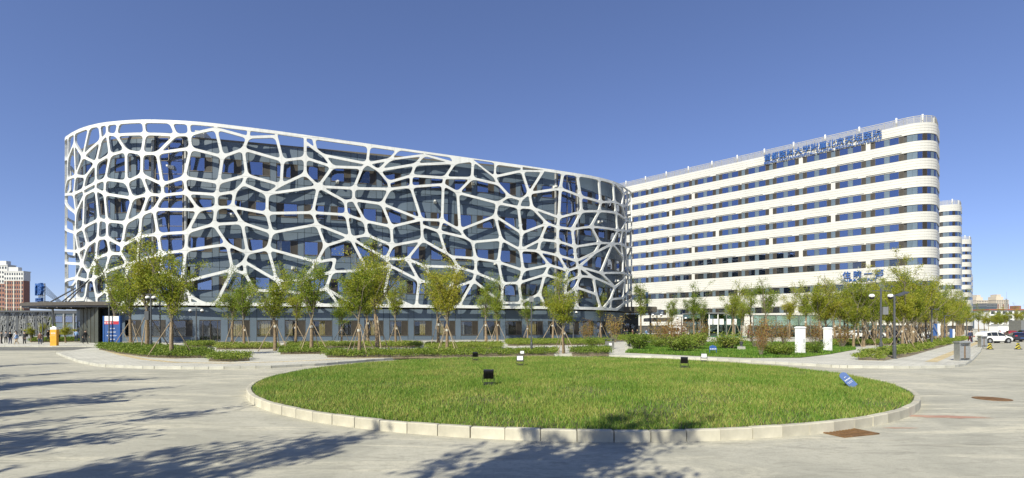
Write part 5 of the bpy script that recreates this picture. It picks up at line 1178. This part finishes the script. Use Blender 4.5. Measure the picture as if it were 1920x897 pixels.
# canopies at the right end of the oval building
def flat_canopy(px0, px1, Y, ytop, ybot, dep, label, m, posts=True):
    xa, xb = atY(px0, Y), atY(px1, Y); za, zb = zat(ybot, Y), zat(ytop, Y); t = thing('side_canopy', label, 'canopy', ((xa + xb) / 2, Y, 0))
    w = xb - xa; MB().box(0, dep / 2, (za + zb) / 2, w, dep, zb - za).build('roof', [m], t); MB().box(0, dep / 2, zb + .04, w * .96, dep * .96, .08).build('cover', [M['joint']], t)
    if posts:
        for k in (-.42, .42): MB().tube((w * k, dep * .3, 0), (w * k, dep * .3, za), .15, None, 10).build('column', [M['pole']], t)
    return t
flat_canopy(1160, 1232, 98, 576, 586, 9, 'dark flat canopy at the right end of the oval building', M['bronze'])
flat_canopy(1222, 1262, 112, 597, 603, 7, 'lower dark canopy left of the white van', M['bronze'])
x, y = atY(1213, 97), 97.0; t = thing('blue_fin_sign', 'thin blue fin sign standing on the canopy at the right end of the oval building', 'sign', (x, y, zat(575, y)), .9)
MB().box(0, 0, 1.45, .55, .3, 2.7).build('fin', [M['blue']], t); MB().box(0, 0, .05, .7, .4, .12).build('foot', [M['steel']], t)
t = thing('dark_entrance', 'dark recessed glass entrance at the right end of the oval building', 'entrance', (atY(1172, 100), 100, 0))
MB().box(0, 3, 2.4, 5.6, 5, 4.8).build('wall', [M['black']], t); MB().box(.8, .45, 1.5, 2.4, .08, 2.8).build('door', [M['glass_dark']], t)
# glazed entrance box and long low glass wing before the white block
t = thing('glass_entrance', 'glass entrance box with white columns and green matting before the white block', 'entrance', (atY(1354, 107), 107, 0), .12); W = 86 * 107 / FPX; H = zat(588, 107)
for i in range(6): MB().box(-W / 2 + W * i / 5, 0, H / 2, .16, .2, H).build('column', [M['white_paint'] if i in (1, 2) else M['steel']], t)
for i in range(5):
    for z0_, z1_ in ((.1, 2.6), (2.68, H - .3)): MB().box(-W / 2 + W * (i + .5) / 5, .02, (z0_ + z1_) / 2, W / 5 - .18, .04, z1_ - z0_).build('pane', [M['glass_green']], t)
MB().box(0, 4, H + .05, W + .4, 8.4, .3).build('roof', [M['steel']], t); MB().box(0, 8, H / 2, W, .2, H).build('rear_wall', [M['panel']], t)
for k in (-1, 1): MB().box(k * W / 2, 4, H / 2, .05, 7.8, H - .4).build('pane', [M['glass_green']], t)
M['green'] = mat('green_matting', (.03, .22, .12), .9); MB().box(0, -1.2, .2, W * .95, 1.8, .06).build('mat', [M['green']], t)
for k in (-.28, -.16, -.02, .15, .28): MB().box(W * k, -.12, 3.35, .95, .06, 1.2).build('notice_board', [M['white_paint']], t)
t = thing('glass_wing', 'long low green glass wing with a sloping end behind the garden trees', 'glass pavilion', (atY(1540, 104), 104, 0), .1); W = 270 * 104 / FPX; H = zat(592, 104)
n = 12
for i in range(n):
    xm = -W / 2 + W * (i + .5) / n; h = H * (1 if i < 7 else 1 - .09 * (i - 6)); MB().box(xm, 0, h / 2, W / n - .14, .05, h).build('pane', [M['glass_green']], t); MB().box(xm - W / n / 2, -.02, h / 2, .12, .16, h).build('mullion', [M['steel']], t); MB().box(xm, 2.5, h + .06, W / n - .01, 5.2, .1).build('roof', [M['steel']], t)
MB().box(0, 4.5, H * .28, W, .2, H * .55).build('rear_wall', [M['cladding_far']], t)
# lamp post out of view on the left: its thin shadow crosses the road
sx, sy = G(232, 752); Ls = 8.4 / math.tan(SUN_EL); t = thing('lamp_post', 'lamp post standing out of view on the left, its thin shadow crossing the road', 'lamp post', (sx - SUN_DX * Ls, sy - SUN_DY * Ls, 0), .5, 'dark lamp posts')
MB().tube((0, 0, 0), (0, 0, 8.4), .09, .06, 10).build('pole', [M['pole']], t); MB().box(-.5, 0, 8.4, 1.2, .4, .1).build('lamp_head', [M['pole']], t)
# ------------------------------------------------------------------ people
def person(x, y, z, face, label, top, legs, pose='stand', H=1.72, hair=True, group='people near the buildings', bag=None, phase=1):
    k = H / 1.72; st = {'stand': .04, 'walk': .26, 'stride': .36}[pose] * phase; V = []; R = []; E = []
    def v(p, r, par=None):
        V.append(p); R.append(r)
        if par is not None: E.append((par, len(V) - 1))
        return len(V) - 1
    pel = v((0, 0, .95), .135); wa = v((0, .0, 1.1), .125, pel); ch = v((0, .0, 1.3), .15, wa); ne = v((0, .005, 1.47), .06, ch); hd = v((0, .02, 1.58), .085, ne); v((0, .02, 1.68), .075, hd)
    for s in (-1, 1):
        d = st * s
        hp = v((.09 * s, 0, .9), .1, pel); kn = v((.095 * s, d * .55 + .03, .5), .065, hp); an = v((.095 * s, d - (.05 if d < 0 else 0), .1 + (.05 if d < -.1 else 0)), .045, kn); v((.1 * s, d + .12, .045 + (.03 if d < -.1 else 0)), .04, an)
        sh = v((.19 * s, 0, 1.4), .065, ch); a = -d * .6; el = v((.23 * s, a * .5 - .03, 1.13), .045, sh); wr = v((.24 * s, a + .08, .9), .032, el); pa = v((.24 * s, a + .1, .84), .035, wr)
        for j, (fx, fl) in enumerate(((-.025, .07), (-.008, .085), (.009, .08), (.025, .065))): v((.24 * s + fx * .5, a + .1 + fx, .84 - fl), .009, pa)
        v((.24 * s - .03 * s, a + .14, .81), .01, pa)
    me = bpy.data.meshes.new('body'); me.from_pydata([tuple(c * k for c in p) for p in V], E, []); o = bpy.data.objects.new('body', me); C.objects.link(o)
    sk = o.modifiers.new('skin', 'SKIN'); sk.use_smooth_shade = True
    for i, r in enumerate(R): me.skin_vertices[0].data[i].radius = (r * k, r * k)
    me.skin_vertices[0].data[0].use_root = True
    sb = o.modifiers.new('sub', 'SUBSURF'); sb.levels = sb.render_levels = 1
    dg = bpy.context.evaluated_depsgraph_get(); m2 = bpy.data.meshes.new_from_object(o.evaluated_get(dg)); bpy.data.objects.remove(o)
    m2.materials.clear(); mats = [M['skin'], cloth(top), cloth(legs), M['black']]
    for m in mats: m2.materials.append(m)
    for p in m2.polygons:
        c = p.center / k; p.material_index = 0 if c.z > 1.46 or (abs(c.x) > .2 and c.z < .93) else 1 if c.z > .93 else 3 if c.z < .09 else 2; p.use_smooth = True
    t = thing('person', label, 'person', (x, y, z), face, group); put('body', m2, t)
    if hair: MB().lathe([(.085 * k, -.02), (.1 * k, .03), (.085 * k, .09), (.03 * k, .13)], 0, -.005, 1.635 * k, 10).build('hair', [M['hair']], t, smooth=True)
    if bag: MB().box(-.05, -.19 if bag == 'back' else 0, 1.25, .3, .14, .4).build('backpack' if bag == 'back' else 'bag', [M['black']], t, (0, 0, 0) if bag == 'back' else (.3, 0, -.5))
    return t
CL = {}
def cloth(c):
    if c not in CL: CL[c] = mat('cloth', c, .85, 0, .12, 12)
    return CL[c]
BK, NV, WH_, GR, RD, BR, BE, LB = (.02, .02, .022), (.03, .04, .09), (.7, .7, .7), (.16, .16, .17), (.3, .03, .05), (.12, .06, .04), (.4, .32, .22), (.2, .32, .55)
def pp(px, py, face, label, top, legs, pose='stand', h=PH, H=1.72, **k):
    x, y = G(px, py, h); return person(x, y, h, face, label, top, legs, pose, H, **k)
pp(3, 647, 2.4, 'person in black standing at the very left edge', BK, BK, h=0); pp(11, 645, .6, 'person in grey beside the one in black at the left edge', GR, BK, h=0)
pp(19, 647, .2, 'person in dark clothes facing away, first of the loose group on the left', BK, NV, h=0, bag='back'); pp(30, 644, 1.2, 'person in a white top farther back in the left group', WH_, NV, 'walk', h=0)
pp(46, 647, 3.0, 'person in a dark jacket standing left of the one in white trousers', BK, BK, h=0, bag='back'); pp(75, 648, 3.4, 'person in a brown jacket standing at the head of the left group', BR, NV, h=0, H=1.65)
pp(31, 648, 2.0, 'person in a pale blue top and beige trousers in the left group', LB, BE, 'walk', h=0, H=1.6); pp(90, 642, -1.2, 'person in black just left of the orange pillar', BK, BK, 'walk'); pp(110, 641, 1.0, 'person in a red top right of the orange pillar', RD, BK)
pp(143, 641.5, .4, 'person in blue near the dark entrance wall', LB, NV); pp(160, 645.5, -1.57, 'person in a black suit striding past the dark entrance wall', BK, BK, 'stride', H=1.76)
pp(1818, 644, .3, 'person in a maroon skirt and dark top beside the white car', NV, (.1, .02, .025), 'walk', bag='side')
pp(1822.5, 642.5, .8, 'person in black standing between the maroon skirt and the white car', BK, NV)
pp(1542, 646, 1.57, 'person in black walking behind the right white pillar box', BK, BK, 'walk'); pp(1680, 650, 1.2, 'person in black on the path inside the right tree row', BK, BK, 'stride')
for i, (px, c1, c2, lb) in enumerate(((1171, BK, BK, 'leftmost person of the group waiting at the dark right entrance'), (1176, NV, BK, 'person in navy in the group at the dark right entrance'), (1186, BR, BK, 'person in brown in the group at the dark right entrance'), (1195, BK, NV, 'rightmost dark-clothed person of the group at the dark right entrance'), (1212, LB, GR, 'person in a pale blue top walking toward the glass entrance'))):
    pp(px, 635.5 - (i % 2) * .6, i, lb, c1, c2, 'walk' if i == 4 else 'stand')
for px, py, c1, c2, lb in ((1446, 636, BK, BK, 'person in black behind the rust-coloured shrubs'), (1403, 635, RD, BK, 'person in a red top near the glass entrance box'), (1311, 636, LB, NV, 'person in blue left of the glass entrance box')): pp(px, py, 1, lb, c1, c2)
# ------------------------------------------------------------------ vehicles
def car_mesh(st, m):
    """body lofted through stations (x, z_sill, z_belt, z_top, w_sill, w_belt, w_top)"""
    b = MB(); n = len(st)
    for x, zs, zb, zt, ws, wb, wt in st:
        zm = zs + (zb - zs) * .5
        b.v += [(x, -ws, zs), (x, -wb - .02, zm), (x, -wb, zb), (x, -wt, zt - .04), (x, -wt * .8, zt), (x, wt * .8, zt), (x, wt, zt - .04), (x, wb, zb), (x, wb + .02, zm), (x, ws, zs)]
    for i in range(n - 1):
        for j in range(10): b.f.append((i * 10 + j, i * 10 + (j + 1) % 10, (i + 1) * 10 + (j + 1) % 10, (i + 1) * 10 + j))
    b.f += [tuple(range(10))[::-1], tuple(range((n - 1) * 10, n * 10))]; b.m = [0] * len(b.f); me = b.mesh('body', [m])
    bm = bmesh.new(); bm.from_mesh(me); bmesh.ops.recalc_face_normals(bm, faces=bm.faces); bm.to_mesh(me); bm.free(); return me
PAINT = {}
def paint(c):
    if c not in PAINT:
        m = mat('car_paint', c, .28, 0, .03, 2); m.node_tree.nodes['Principled BSDF'].inputs['Coat Weight'].default_value = .6; PAINT[c] = m
    return PAINT[c]
M['tyre'] = mat('tyre', (.015, .015, .016), .8); M['lamp_red'] = mat('tail_lamp', (.4, .02, .02), .2); M['lamp_white'] = mat('head_lamp', (.7, .72, .75), .1, .4)
def car(x, y, rz, col, label, kind='suv', z=0.0, group='parked cars', cat='car'):
    t = thing('parked_car' if kind != 'van' else 'parked_van', label, cat, (x, y, z), rz, group)
    if kind == 'suv':
        st = [(-2.05, .42, .85, .95, .74, .82, .74), (-2.0, .3, .92, 1.2, .78, .87, .7), (-1.72, .26, .98, 1.58, .8, .89, .66), (-1.0, .24, 1.0, 1.66, .82, .9, .66), (0, .24, 1.0, 1.67, .82, .9, .65), (.45, .24, 1.0, 1.6, .82, .9, .64), (1.15, .24, .98, 1.06, .82, .89, .74), (1.75, .26, .88, .94, .8, .86, .72), (2.05, .32, .7, .76, .72, .78, .68), (2.12, .4, .6, .64, .62, .66, .6)]
        win = [((-1.62, 1.02), (-1.5, 1.46), (-.98, 1.53), (-.98, 1.02)), ((-.93, 1.02), (-.93, 1.54), (-.1, 1.56), (-.1, 1.02)), ((-.03, 1.02), (-.03, 1.55), (.38, 1.5), (1.0, 1.04))]; wy = lambda zz: .9 - (zz - 1.0) / .66 * .25; wb, r = 1.28, .34; rear = ((-2.015, .96, .64), (-1.74, 1.5, .56)); frontw = ((.5, 1.55, .58), (1.12, 1.08, .68)); H_ = 1.67
    elif kind == 'sedan':
        st = [(-2.25, .42, .72, .9, .72, .8, .72), (-2.2, .3, .86, .98, .78, .86, .74), (-1.6, .26, .92, 1.04, .8, .88, .74), (-.95, .24, .93, 1.4, .82, .89, .6), (-.3, .22, .93, 1.46, .82, .9, .6), (.3, .22, .93, 1.4, .82, .9, .6), (1.1, .22, .9, .98, .82, .88, .74), (1.8, .26, .8, .86, .8, .85, .72), (2.2, .34, .62, .68, .7, .76, .66)]
        win = [((-1.35, .96), (-.9, 1.3), (-.38, 1.36), (-.38, .96)), ((-.32, .96), (-.32, 1.37), (.22, 1.33), (.9, .98))]; wy = lambda zz: .89 - (zz - .93) / .5 * .28; wb, r = 1.38, .32; rear = ((-1.55, 1.06, .66), (-.98, 1.36, .55)); frontw = ((.35, 1.35, .55), (1.05, 1.0, .68)); H_ = 1.46
    else:
        st = [(-2.4, .35, 1.1, 2.1, .8, .9, .8), (-2.35, .3, 1.15, 2.2, .84, .93, .82), (.6, .3, 1.15, 2.25, .84, .93, .82), (1.2, .3, 1.15, 2.1, .84, .93, .78), (1.9, .3, 1.08, 1.2, .84, .91, .8), (2.4, .34, .8, .9, .78, .84, .76)]
        win = [((-2.1, 1.2), (-2.1, 1.95), (-.6, 1.98), (-.6, 1.2)), ((-.5, 1.2), (-.5, 1.98), (.4, 1.98), (.4, 1.2)), ((.5, 1.2), (.5, 1.98), (1.15, 1.9), (1.7, 1.22))]; wy = lambda zz: .93 - (zz - 1.15) / 1.1 * .11; wb, r = 1.5, .34; rear = ((-2.41, 1.2, .7), (-2.37, 1.95, .7)); frontw = ((1.25, 2.0, .7), (1.86, 1.24, .76)); H_ = 2.25
    body = put('body', car_mesh(st, paint(col)), t)
    for s in (-1, 1):
        for q in win: MB().add([(px, s * (wy(pz) + .012), pz) for px, pz in q], [(0, 1, 2, 3)] if s > 0 else [(3, 2, 1, 0)]).build('side_window', [M['glass_car']], t)
    (xa, za, wa_), (xb, zb, wb_) = rear; MB().add([(xa - .012, -wa_, za), (xa - .012, wa_, za), (xb - .012, wb_, zb), (xb - .012, -wb_, zb)], [(0, 3, 2, 1)]).build('rear_window', [M['glass_car']], t)
    (xa, za, wa_), (xb, zb, wb_) = frontw; MB().add([(xa + .015, -wa_, za), (xa + .015, wa_, za), (xb + .015, wb_, zb), (xb + .015, -wb_, zb)], [(0, 1, 2, 3)]).build('windscreen', [M['glass_car']], t)
    for sx in (-1, 1):
        for s in (-1, 1):
            MB().tube((sx * wb, s * .66, r + .02), (sx * wb, s * .93, r + .02), r + .09, None, 18).build('wheel_arch', [M['black']], t)
            o = MB().tube((sx * wb, s * .7, r), (sx * wb, s * .945, r), r, None, 18).build('wheel', [M['tyre']], t)
            b = MB().tube((sx * wb, s * .9, r), (sx * wb, s * .955, r), r * .62, r * .58, 14)
            for k in range(5): b.box(sx * wb + r * .4 * math.cos(k * 1.2566), s * .958, r + r * .4 * math.sin(k * 1.2566), .06, .012, .06)
            b.m = [0] * len(b.f); b.build('rim', [M['metal']], o)
    for s in (-1, 1):
        MB().box(st[1][0] - .01, s * .68, .92, .08, .26, .16).build('tail_lamp', [M['lamp_red']], t); MB().box(st[-2][0] - .02, s * .6, .68, .14, .3, .13).build('headlight', [M['lamp_white']], t)
        MB().box(frontw[1][0] - .25, s * 1.0, 1.05, .12, .16, .12).build('mirror', [paint(col)], t)
    MB().box(st[0][0] - .01, 0, .6, .03, .46, .12).build('number_plate', [M['blue']], t); MB().box(0, 0, .26, 3.6, 1.7, .1).build('sill', [M['black']], t)
    return t
M['glass_car'] = mat('car_glass', (.02, .025, .03), .06, 0, .1, 1)
x, y = G(1862, 643.5); car(x, y, -.02, (.74, .74, .72), 'white estate car parked sideways, nearest of the cars on the right')
x, y = atY(1907, 78.5), 78.5; car(x, y, 1.05, (.012, .013, .03), 'dark blue saloon parked behind the white car, its tail to the viewer', 'sedan')
x, y = atY(1926, 84), 84; car(x, y, 1.1, (.2, .02, .03), 'dark red saloon at the right edge beyond the dark blue one', 'sedan')
x, y = G(1896, 632); car(x, y, 1.0, (.22, .03, .03), 'red saloon parked farther back, above the bonnet of the white car', 'sedan')
x, y = atY(1920, 104), 104; car(x, y, 1.0, (.03, .03, .035), 'black car at the far right, behind the dark red one', 'suv')
x, y = G(1880, 628); car(x, y, .9, (.6, .6, .6), 'silver car far back, over the roof of the white car', 'sedan')
for px, lb in ((1602, 'white saloon seen through the staked trees left of the right path'), (1634, 'white saloon seen through the trees beside the camera pole'), (1745, 'white saloon glimpsed behind the trunks near the blue banner'), (1565, 'white saloon partly hidden behind the right white pillar box')):
    x, y = G(px, 635.5); car(x, y, math.pi + .05, (.72, .72, .7), lb, 'sedan', PH)
x, y = G(1668, 635); car(x, y, math.pi, (.03, .03, .035), 'black saloon behind the trees near the camera pole', 'sedan', PH)
x, y = G(1273, 634.5); car(x, y, -math.pi / 2 + .25, (.74, .74, .72), 'white van facing the viewer behind the garden shrubs', 'van', PH, 'parked vans', 'van')
# ------------------------------------------------------------------ background: left hall and towers, right houses, far trees
t = thing('glass_hall', 'long low hall on the left with a pale branching screen over dark glass', 'building', (atY(52, 112), 112, 0)); x0_ = atY(-20, 112); W = atY(104, 112) - x0_; H = zat(585, 112)
cx = x0_ + W / 2 - t.location.x
MB().box(cx, 6, H / 2, W, 11.6, H - .1).build('core_wall', [M['room']], t); MB().box(cx + 5, 6, H + .1, W + 16, 14, .35).build('roof', [M['pole']], t)
n = 7
for i in range(n): MB().box(cx - W / 2 + W * (i + .5) / n, .1, H / 2, W / n - .35, .08, H - .2).build('pane', [M['glass_dark']], t)
for i in range(n + 1): MB().box(cx - W / 2 + W * i / n, 0, H / 2, .5, .3, H - .05).build('column', [M['pole']], t)
b = MB(); rg = random.Random(5)
for i in range(n):
    xa = cx - W / 2 + W * i / n + .25; ww = W / n - .5; g2 = {}
    for a in range(8):
        for c in range(8): g2[a, c] = (xa + ww * min(1, max(0, (a + rg.uniform(-.4, .4)) / 7)), H * min(.97, max(.05, (c + rg.uniform(-.4, .4)) / 7)))
    for a in range(8):
        for c in range(8):
            for d2 in ((1, 0), (0, 1), (1, 1)):
                q = (a + d2[0], c + d2[1])
                if q in g2 and rg.random() < .62: b.tube((g2[a, c][0], -.05, g2[a, c][1]), (g2[q][0], -.05, g2[q][1]), .06, None, 4, 0, False)
tag(b.build('branching_screen', [M['steel']], t), kind='stuff')
t = thing('annex_building', 'grey-blue annex wall with a window band between the branching hall and the canopy', 'building', (atY(130, 108), 108, 0)); W = atY(160, 108) - atY(104, 108); H = zat(588, 108)
MB().box(0, 5, H / 2, W, 10, H).build('wall', [M['spandrel']], t); MB().box(0, 5, H + .12, W + .5, 10.6, .3).build('roof', [M['pole']], t)
for i in range(3):
    for z in (1.4, 3.9): o = MB().box(-W / 3 + W / 3 * i, -.04, z, W / 3 - .5, .08, 1.5).build('window', [M['bronze']], t); MB().box(-W / 3 + W / 3 * i, -.1, z, W / 3 - .7, .03, 1.3).build('pane', [M['glass']], o)
    MB().box(-W / 2 + W / 3 * i, -.1, H / 2, .3, .25, H).build('pilaster', [M['steel']], t)
for px, py, tp, lb, g3 in ((123, 643, 609, 'round clipped tree right of the orange pillar', 1), (58, 642, 610, 'yellowing round tree before the branching hall, left of the thin pole', 0), (80, 642, 600, 'slim tree before the branching hall beside the orange pillar', 2), (97, 640, 596, 'thin tree behind the orange pillar', 3)):
    x, y = G(px, py, PH); H = zat(tp, y) - PH; place_tree(DENSE[0] if g3 < 2 else TREES[g3], x, y, PH, lb, 'trees before the left hall', 0, H / 9.2 * (2.3 if g3 == 1 else 1.7 if g3 == 0 else .9), H / 9.2, False)
hedge([(55, 642), (96, 642), (150, 641), (150, 637), (55, 638)], .5, 'low hedge before the branching hall on the left', 300)
x, y = G(55, 641, PH); t = thing('hall_bin', 'grey bin standing before the branching hall', 'litter bin', (x, y, PH)); MB().box(0, 0, .5, .7, .5, 1.0).build('box', [M['steel']], t); MB().box(0, 0, 1.04, .8, .6, .08).build('lid', [M['pole']], t)
t, H, Y = pole_base('lamp_post', 'lamp post', 80, 643, 'thin dark lamp post before the branching hall', 596, 'dark lamp posts', r=.07); MB().box(0, 0, H, .6, .3, .08).build('lamp_head', [M['pole']], t)
M['brick'] = mat('red_brick_render', (.25, .125, .09), .85, 0, .1, .2); M['cream'] = mat('cream_render', (.52, .46, .37), .85, 0, .06, .2); M['pale'] = mat('pale_render', (.55, .55, .53), .85, 0, .05, .2); M['farwin'] = mat('far_window', (.035, .045, .06), .2, 0, .3, .5)
def tower(px0, px1, Y, ytop, label, body, head, headn, cols, rows, dep=18, zb=0, accent=None, group='apartment towers', winm='farwin', roofs=(), off=0):
    xa, xb = atY(px0, Y), atY(px1, Y); H = zat(ytop, Y); W = xb - xa; t = thing('apartment_tower', label, 'apartment tower', ((xa + xb) / 2, Y, 0), 0, group); fh = H / rows; zh = H - headn * fh
    MB().box(0, dep / 2, zh / 2, W, dep, zh).build('wall', [body], t); MB().box(0, dep / 2, (zh + H) / 2, W + .4, dep + .4, H - zh).build('upper_wall', [head], t); MB().box(0, dep / 2, H + .3, W + 1, dep + 1, .6).build('roof', [head], t)
    for k, (rx, rw, rh) in enumerate(roofs): MB().box(W * rx, dep / 2, H + .6 + rh / 2, W * rw, dep * (.6 - .12 * k), rh).build('roof_house', [head], t)
    b = MB(); cw = W / cols
    for r_ in range(rows):
        for c_ in range(cols):
            b.box(-W / 2 + cw * (c_ + .5), -.02 if r_ < rows - headn else -.22, fh * (r_ + .5), cw * .5, .12, fh * .5)
    tag(b.build('window', [M[winm]], t), kind='stuff')
    if accent:
        for c_ in range(0, cols, 3): MB().box(-W / 2 + cw * (c_ + 1.0), -.06, zh / 2, cw * .42, .3, zh - .4).build('pilaster', [accent], t)
    for r_ in range(1, rows, 1 if rows < 8 else 2): MB().box(0, -.1, fh * r_, W + .1, .3, .18).build('floor_band', [head], t)
    return t
tower(-40, 14, 380, 498, 'red brick apartment tower with a white top at the left edge, the taller half', M['brick'], M['pale'], 4, 10, 14, 6, roofs=((.2, .4, 3), ), accent=M['pale'])
tower(8, 44, 372, 510, 'red and cream apartment tower with a white top, right of the taller one', M['brick'], M['pale'], 2, 8, 13, 5, accent=M['cream'], roofs=((-.1, .5, 3), ))
tower(1831, 1852, 640, 564, 'left of the two distant beige apartment towers on the right', M['cream'], M['cream'], 2, 7, 14, accent=M['brick'], roofs=((0, .6, 4), (0, .35, 7)))
tower(1868, 1891, 640, 563, 'right of the two distant beige apartment towers, by the mast', M['cream'], M['cream'], 2, 7, 14, accent=M['brick'], roofs=((0, .6, 4), (0, .35, 7)))
tower(1850, 1869, 600, 570, 'distant grey glass block between the two beige towers', M['spandrel'], M['steel'], 1, 8, 9)
t = thing('long_building', 'long white low building with a red roof edge on the far right', 'building', (atY(1900, 430), 430, 0)); xa, xb = atY(1855, 430), atY(1990, 430); W = xb - xa; H = zat(582, 430); cx = (xa + xb) / 2 - t.location.x
MB().box(cx, 7, H / 2, W, 14, H).build('wall', [M['white_paint']], t); MB().box(cx, 7, H + .5, W + 2, 16, 1.0).build('roof', [mat('red_tile_roof', (.3, .1, .06), .8)], t); wf = MB().box(0, 0, 0, 3.2, .2, 2.4).mesh('window', [M['farwin']])
MB().box(atY(1917, 430) - t.location.x, 6, H + 2.2, 4, 6, 3.6).build('chimney', [M['brick']], t)
for i in range(int(W / 5)):
    for k in range(4):
        zc = H - 2.2 - 3.6 * k
        if zc > 1.5: put('window', wf, t, (cx - W / 2 + 3 + 5 * i, -.05, zc))
# lattice mast
Y = 300.0; x = atY(1887, Y); H = zat(560, Y); t = thing('lattice_mast', 'thin steel mast rising above the long white building on the right', 'mast', (x, Y, 0)); b = MB()
for i in range(3):
    a = i * 2.094; b.tube((.9 * math.cos(a), .9 * math.sin(a), 0), (.35 * math.cos(a), .35 * math.sin(a), H), .09, .06, 5)
b.build('leg', [M['steel']], t); b = MB()
for k in range(14):
    z = H * k / 14; r_ = .9 - .55 * k / 14
    for i in range(3):
        a, c = i * 2.094, (i + 1) * 2.094; b.tube((r_ * math.cos(a), r_ * math.sin(a), z), (r_ * math.cos(c), r_ * math.sin(c), z + H / 14), .05, None, 4, 0, False)
b.build('brace', [M['steel']], t); MB().tube((0, 0, H), (0, 0, H + 4), .05, None, 5).build('antenna', [M['steel']], t)
for px, tp, lb in ((1892, 592, 'thin white street lamp on the far right, beside the mast'), (1911, 600, 'thin white street lamp at the right edge')):
    t, H, Y = pole_base('street_lamp', 'street lamp', px, 624, lb, tp, 'far street lamps', 0, .12); MB().box(0, 0, H, 1.4, .3, .12).build('lamp_head', [M['steel']], t)
# grey box truck and low sheds far right
x, y = atY(1932, 116), 116; t = thing('box_truck', 'grey box truck at the right edge behind the parked cars', 'truck', (x, y, 0), .1)
MB().box(0, 0, 2.3, 8, 2.6, 2.9).build('cargo_box', [M['steel']], t); MB().box(5, 0, 1.5, 1.9, 2.4, 2.0, 0, 0, .85, 1).build('cab', [M['white_paint']], t); MB().box(.5, 0, .75, 9.5, 2.2, .3).build('chassis', [M['black']], t)
for kx in (-2.8, -1.7, 4.6):
    for s in (-1, 1): MB().tube((kx, s * 1.0, .5), (kx, s * 1.3, .5), .5, None, 14).build('wheel', [M['tyre']], t)
x, y = G(1880, 622); t = thing('white_shed', 'low white shed far back above the parked cars', 'shed', (x, y, 0)); MB().box(0, 0, 1.4, 9, 5, 2.8).build('wall', [M['white_paint']], t); MB().box(0, 0, 2.95, 9.6, 6, .3).build('roof', [M['pale']], t)
# far trees on the right and beyond the left hall
fl = 'rounded tree in the far green belt behind the parked cars'
for i in range(30):
    Y = random.uniform(190, 330); px = random.uniform(1828, 1990); x = atY(px, Y)
    place_tree(random.choice(DENSE + TREES), x, Y, 0, fl, 'trees of the far green belt', 0, random.uniform(1.1, 1.7), random.uniform(.95, 1.25), False)
for i in range(12):
    Y = random.uniform(150, 200); x = atY(random.uniform(-60, 40), Y); place_tree(random.choice(DENSE), x, Y, 0, 'tree rising behind the left hall, low and distant', 'trees behind the left hall', 0, 1.0, .72, False)
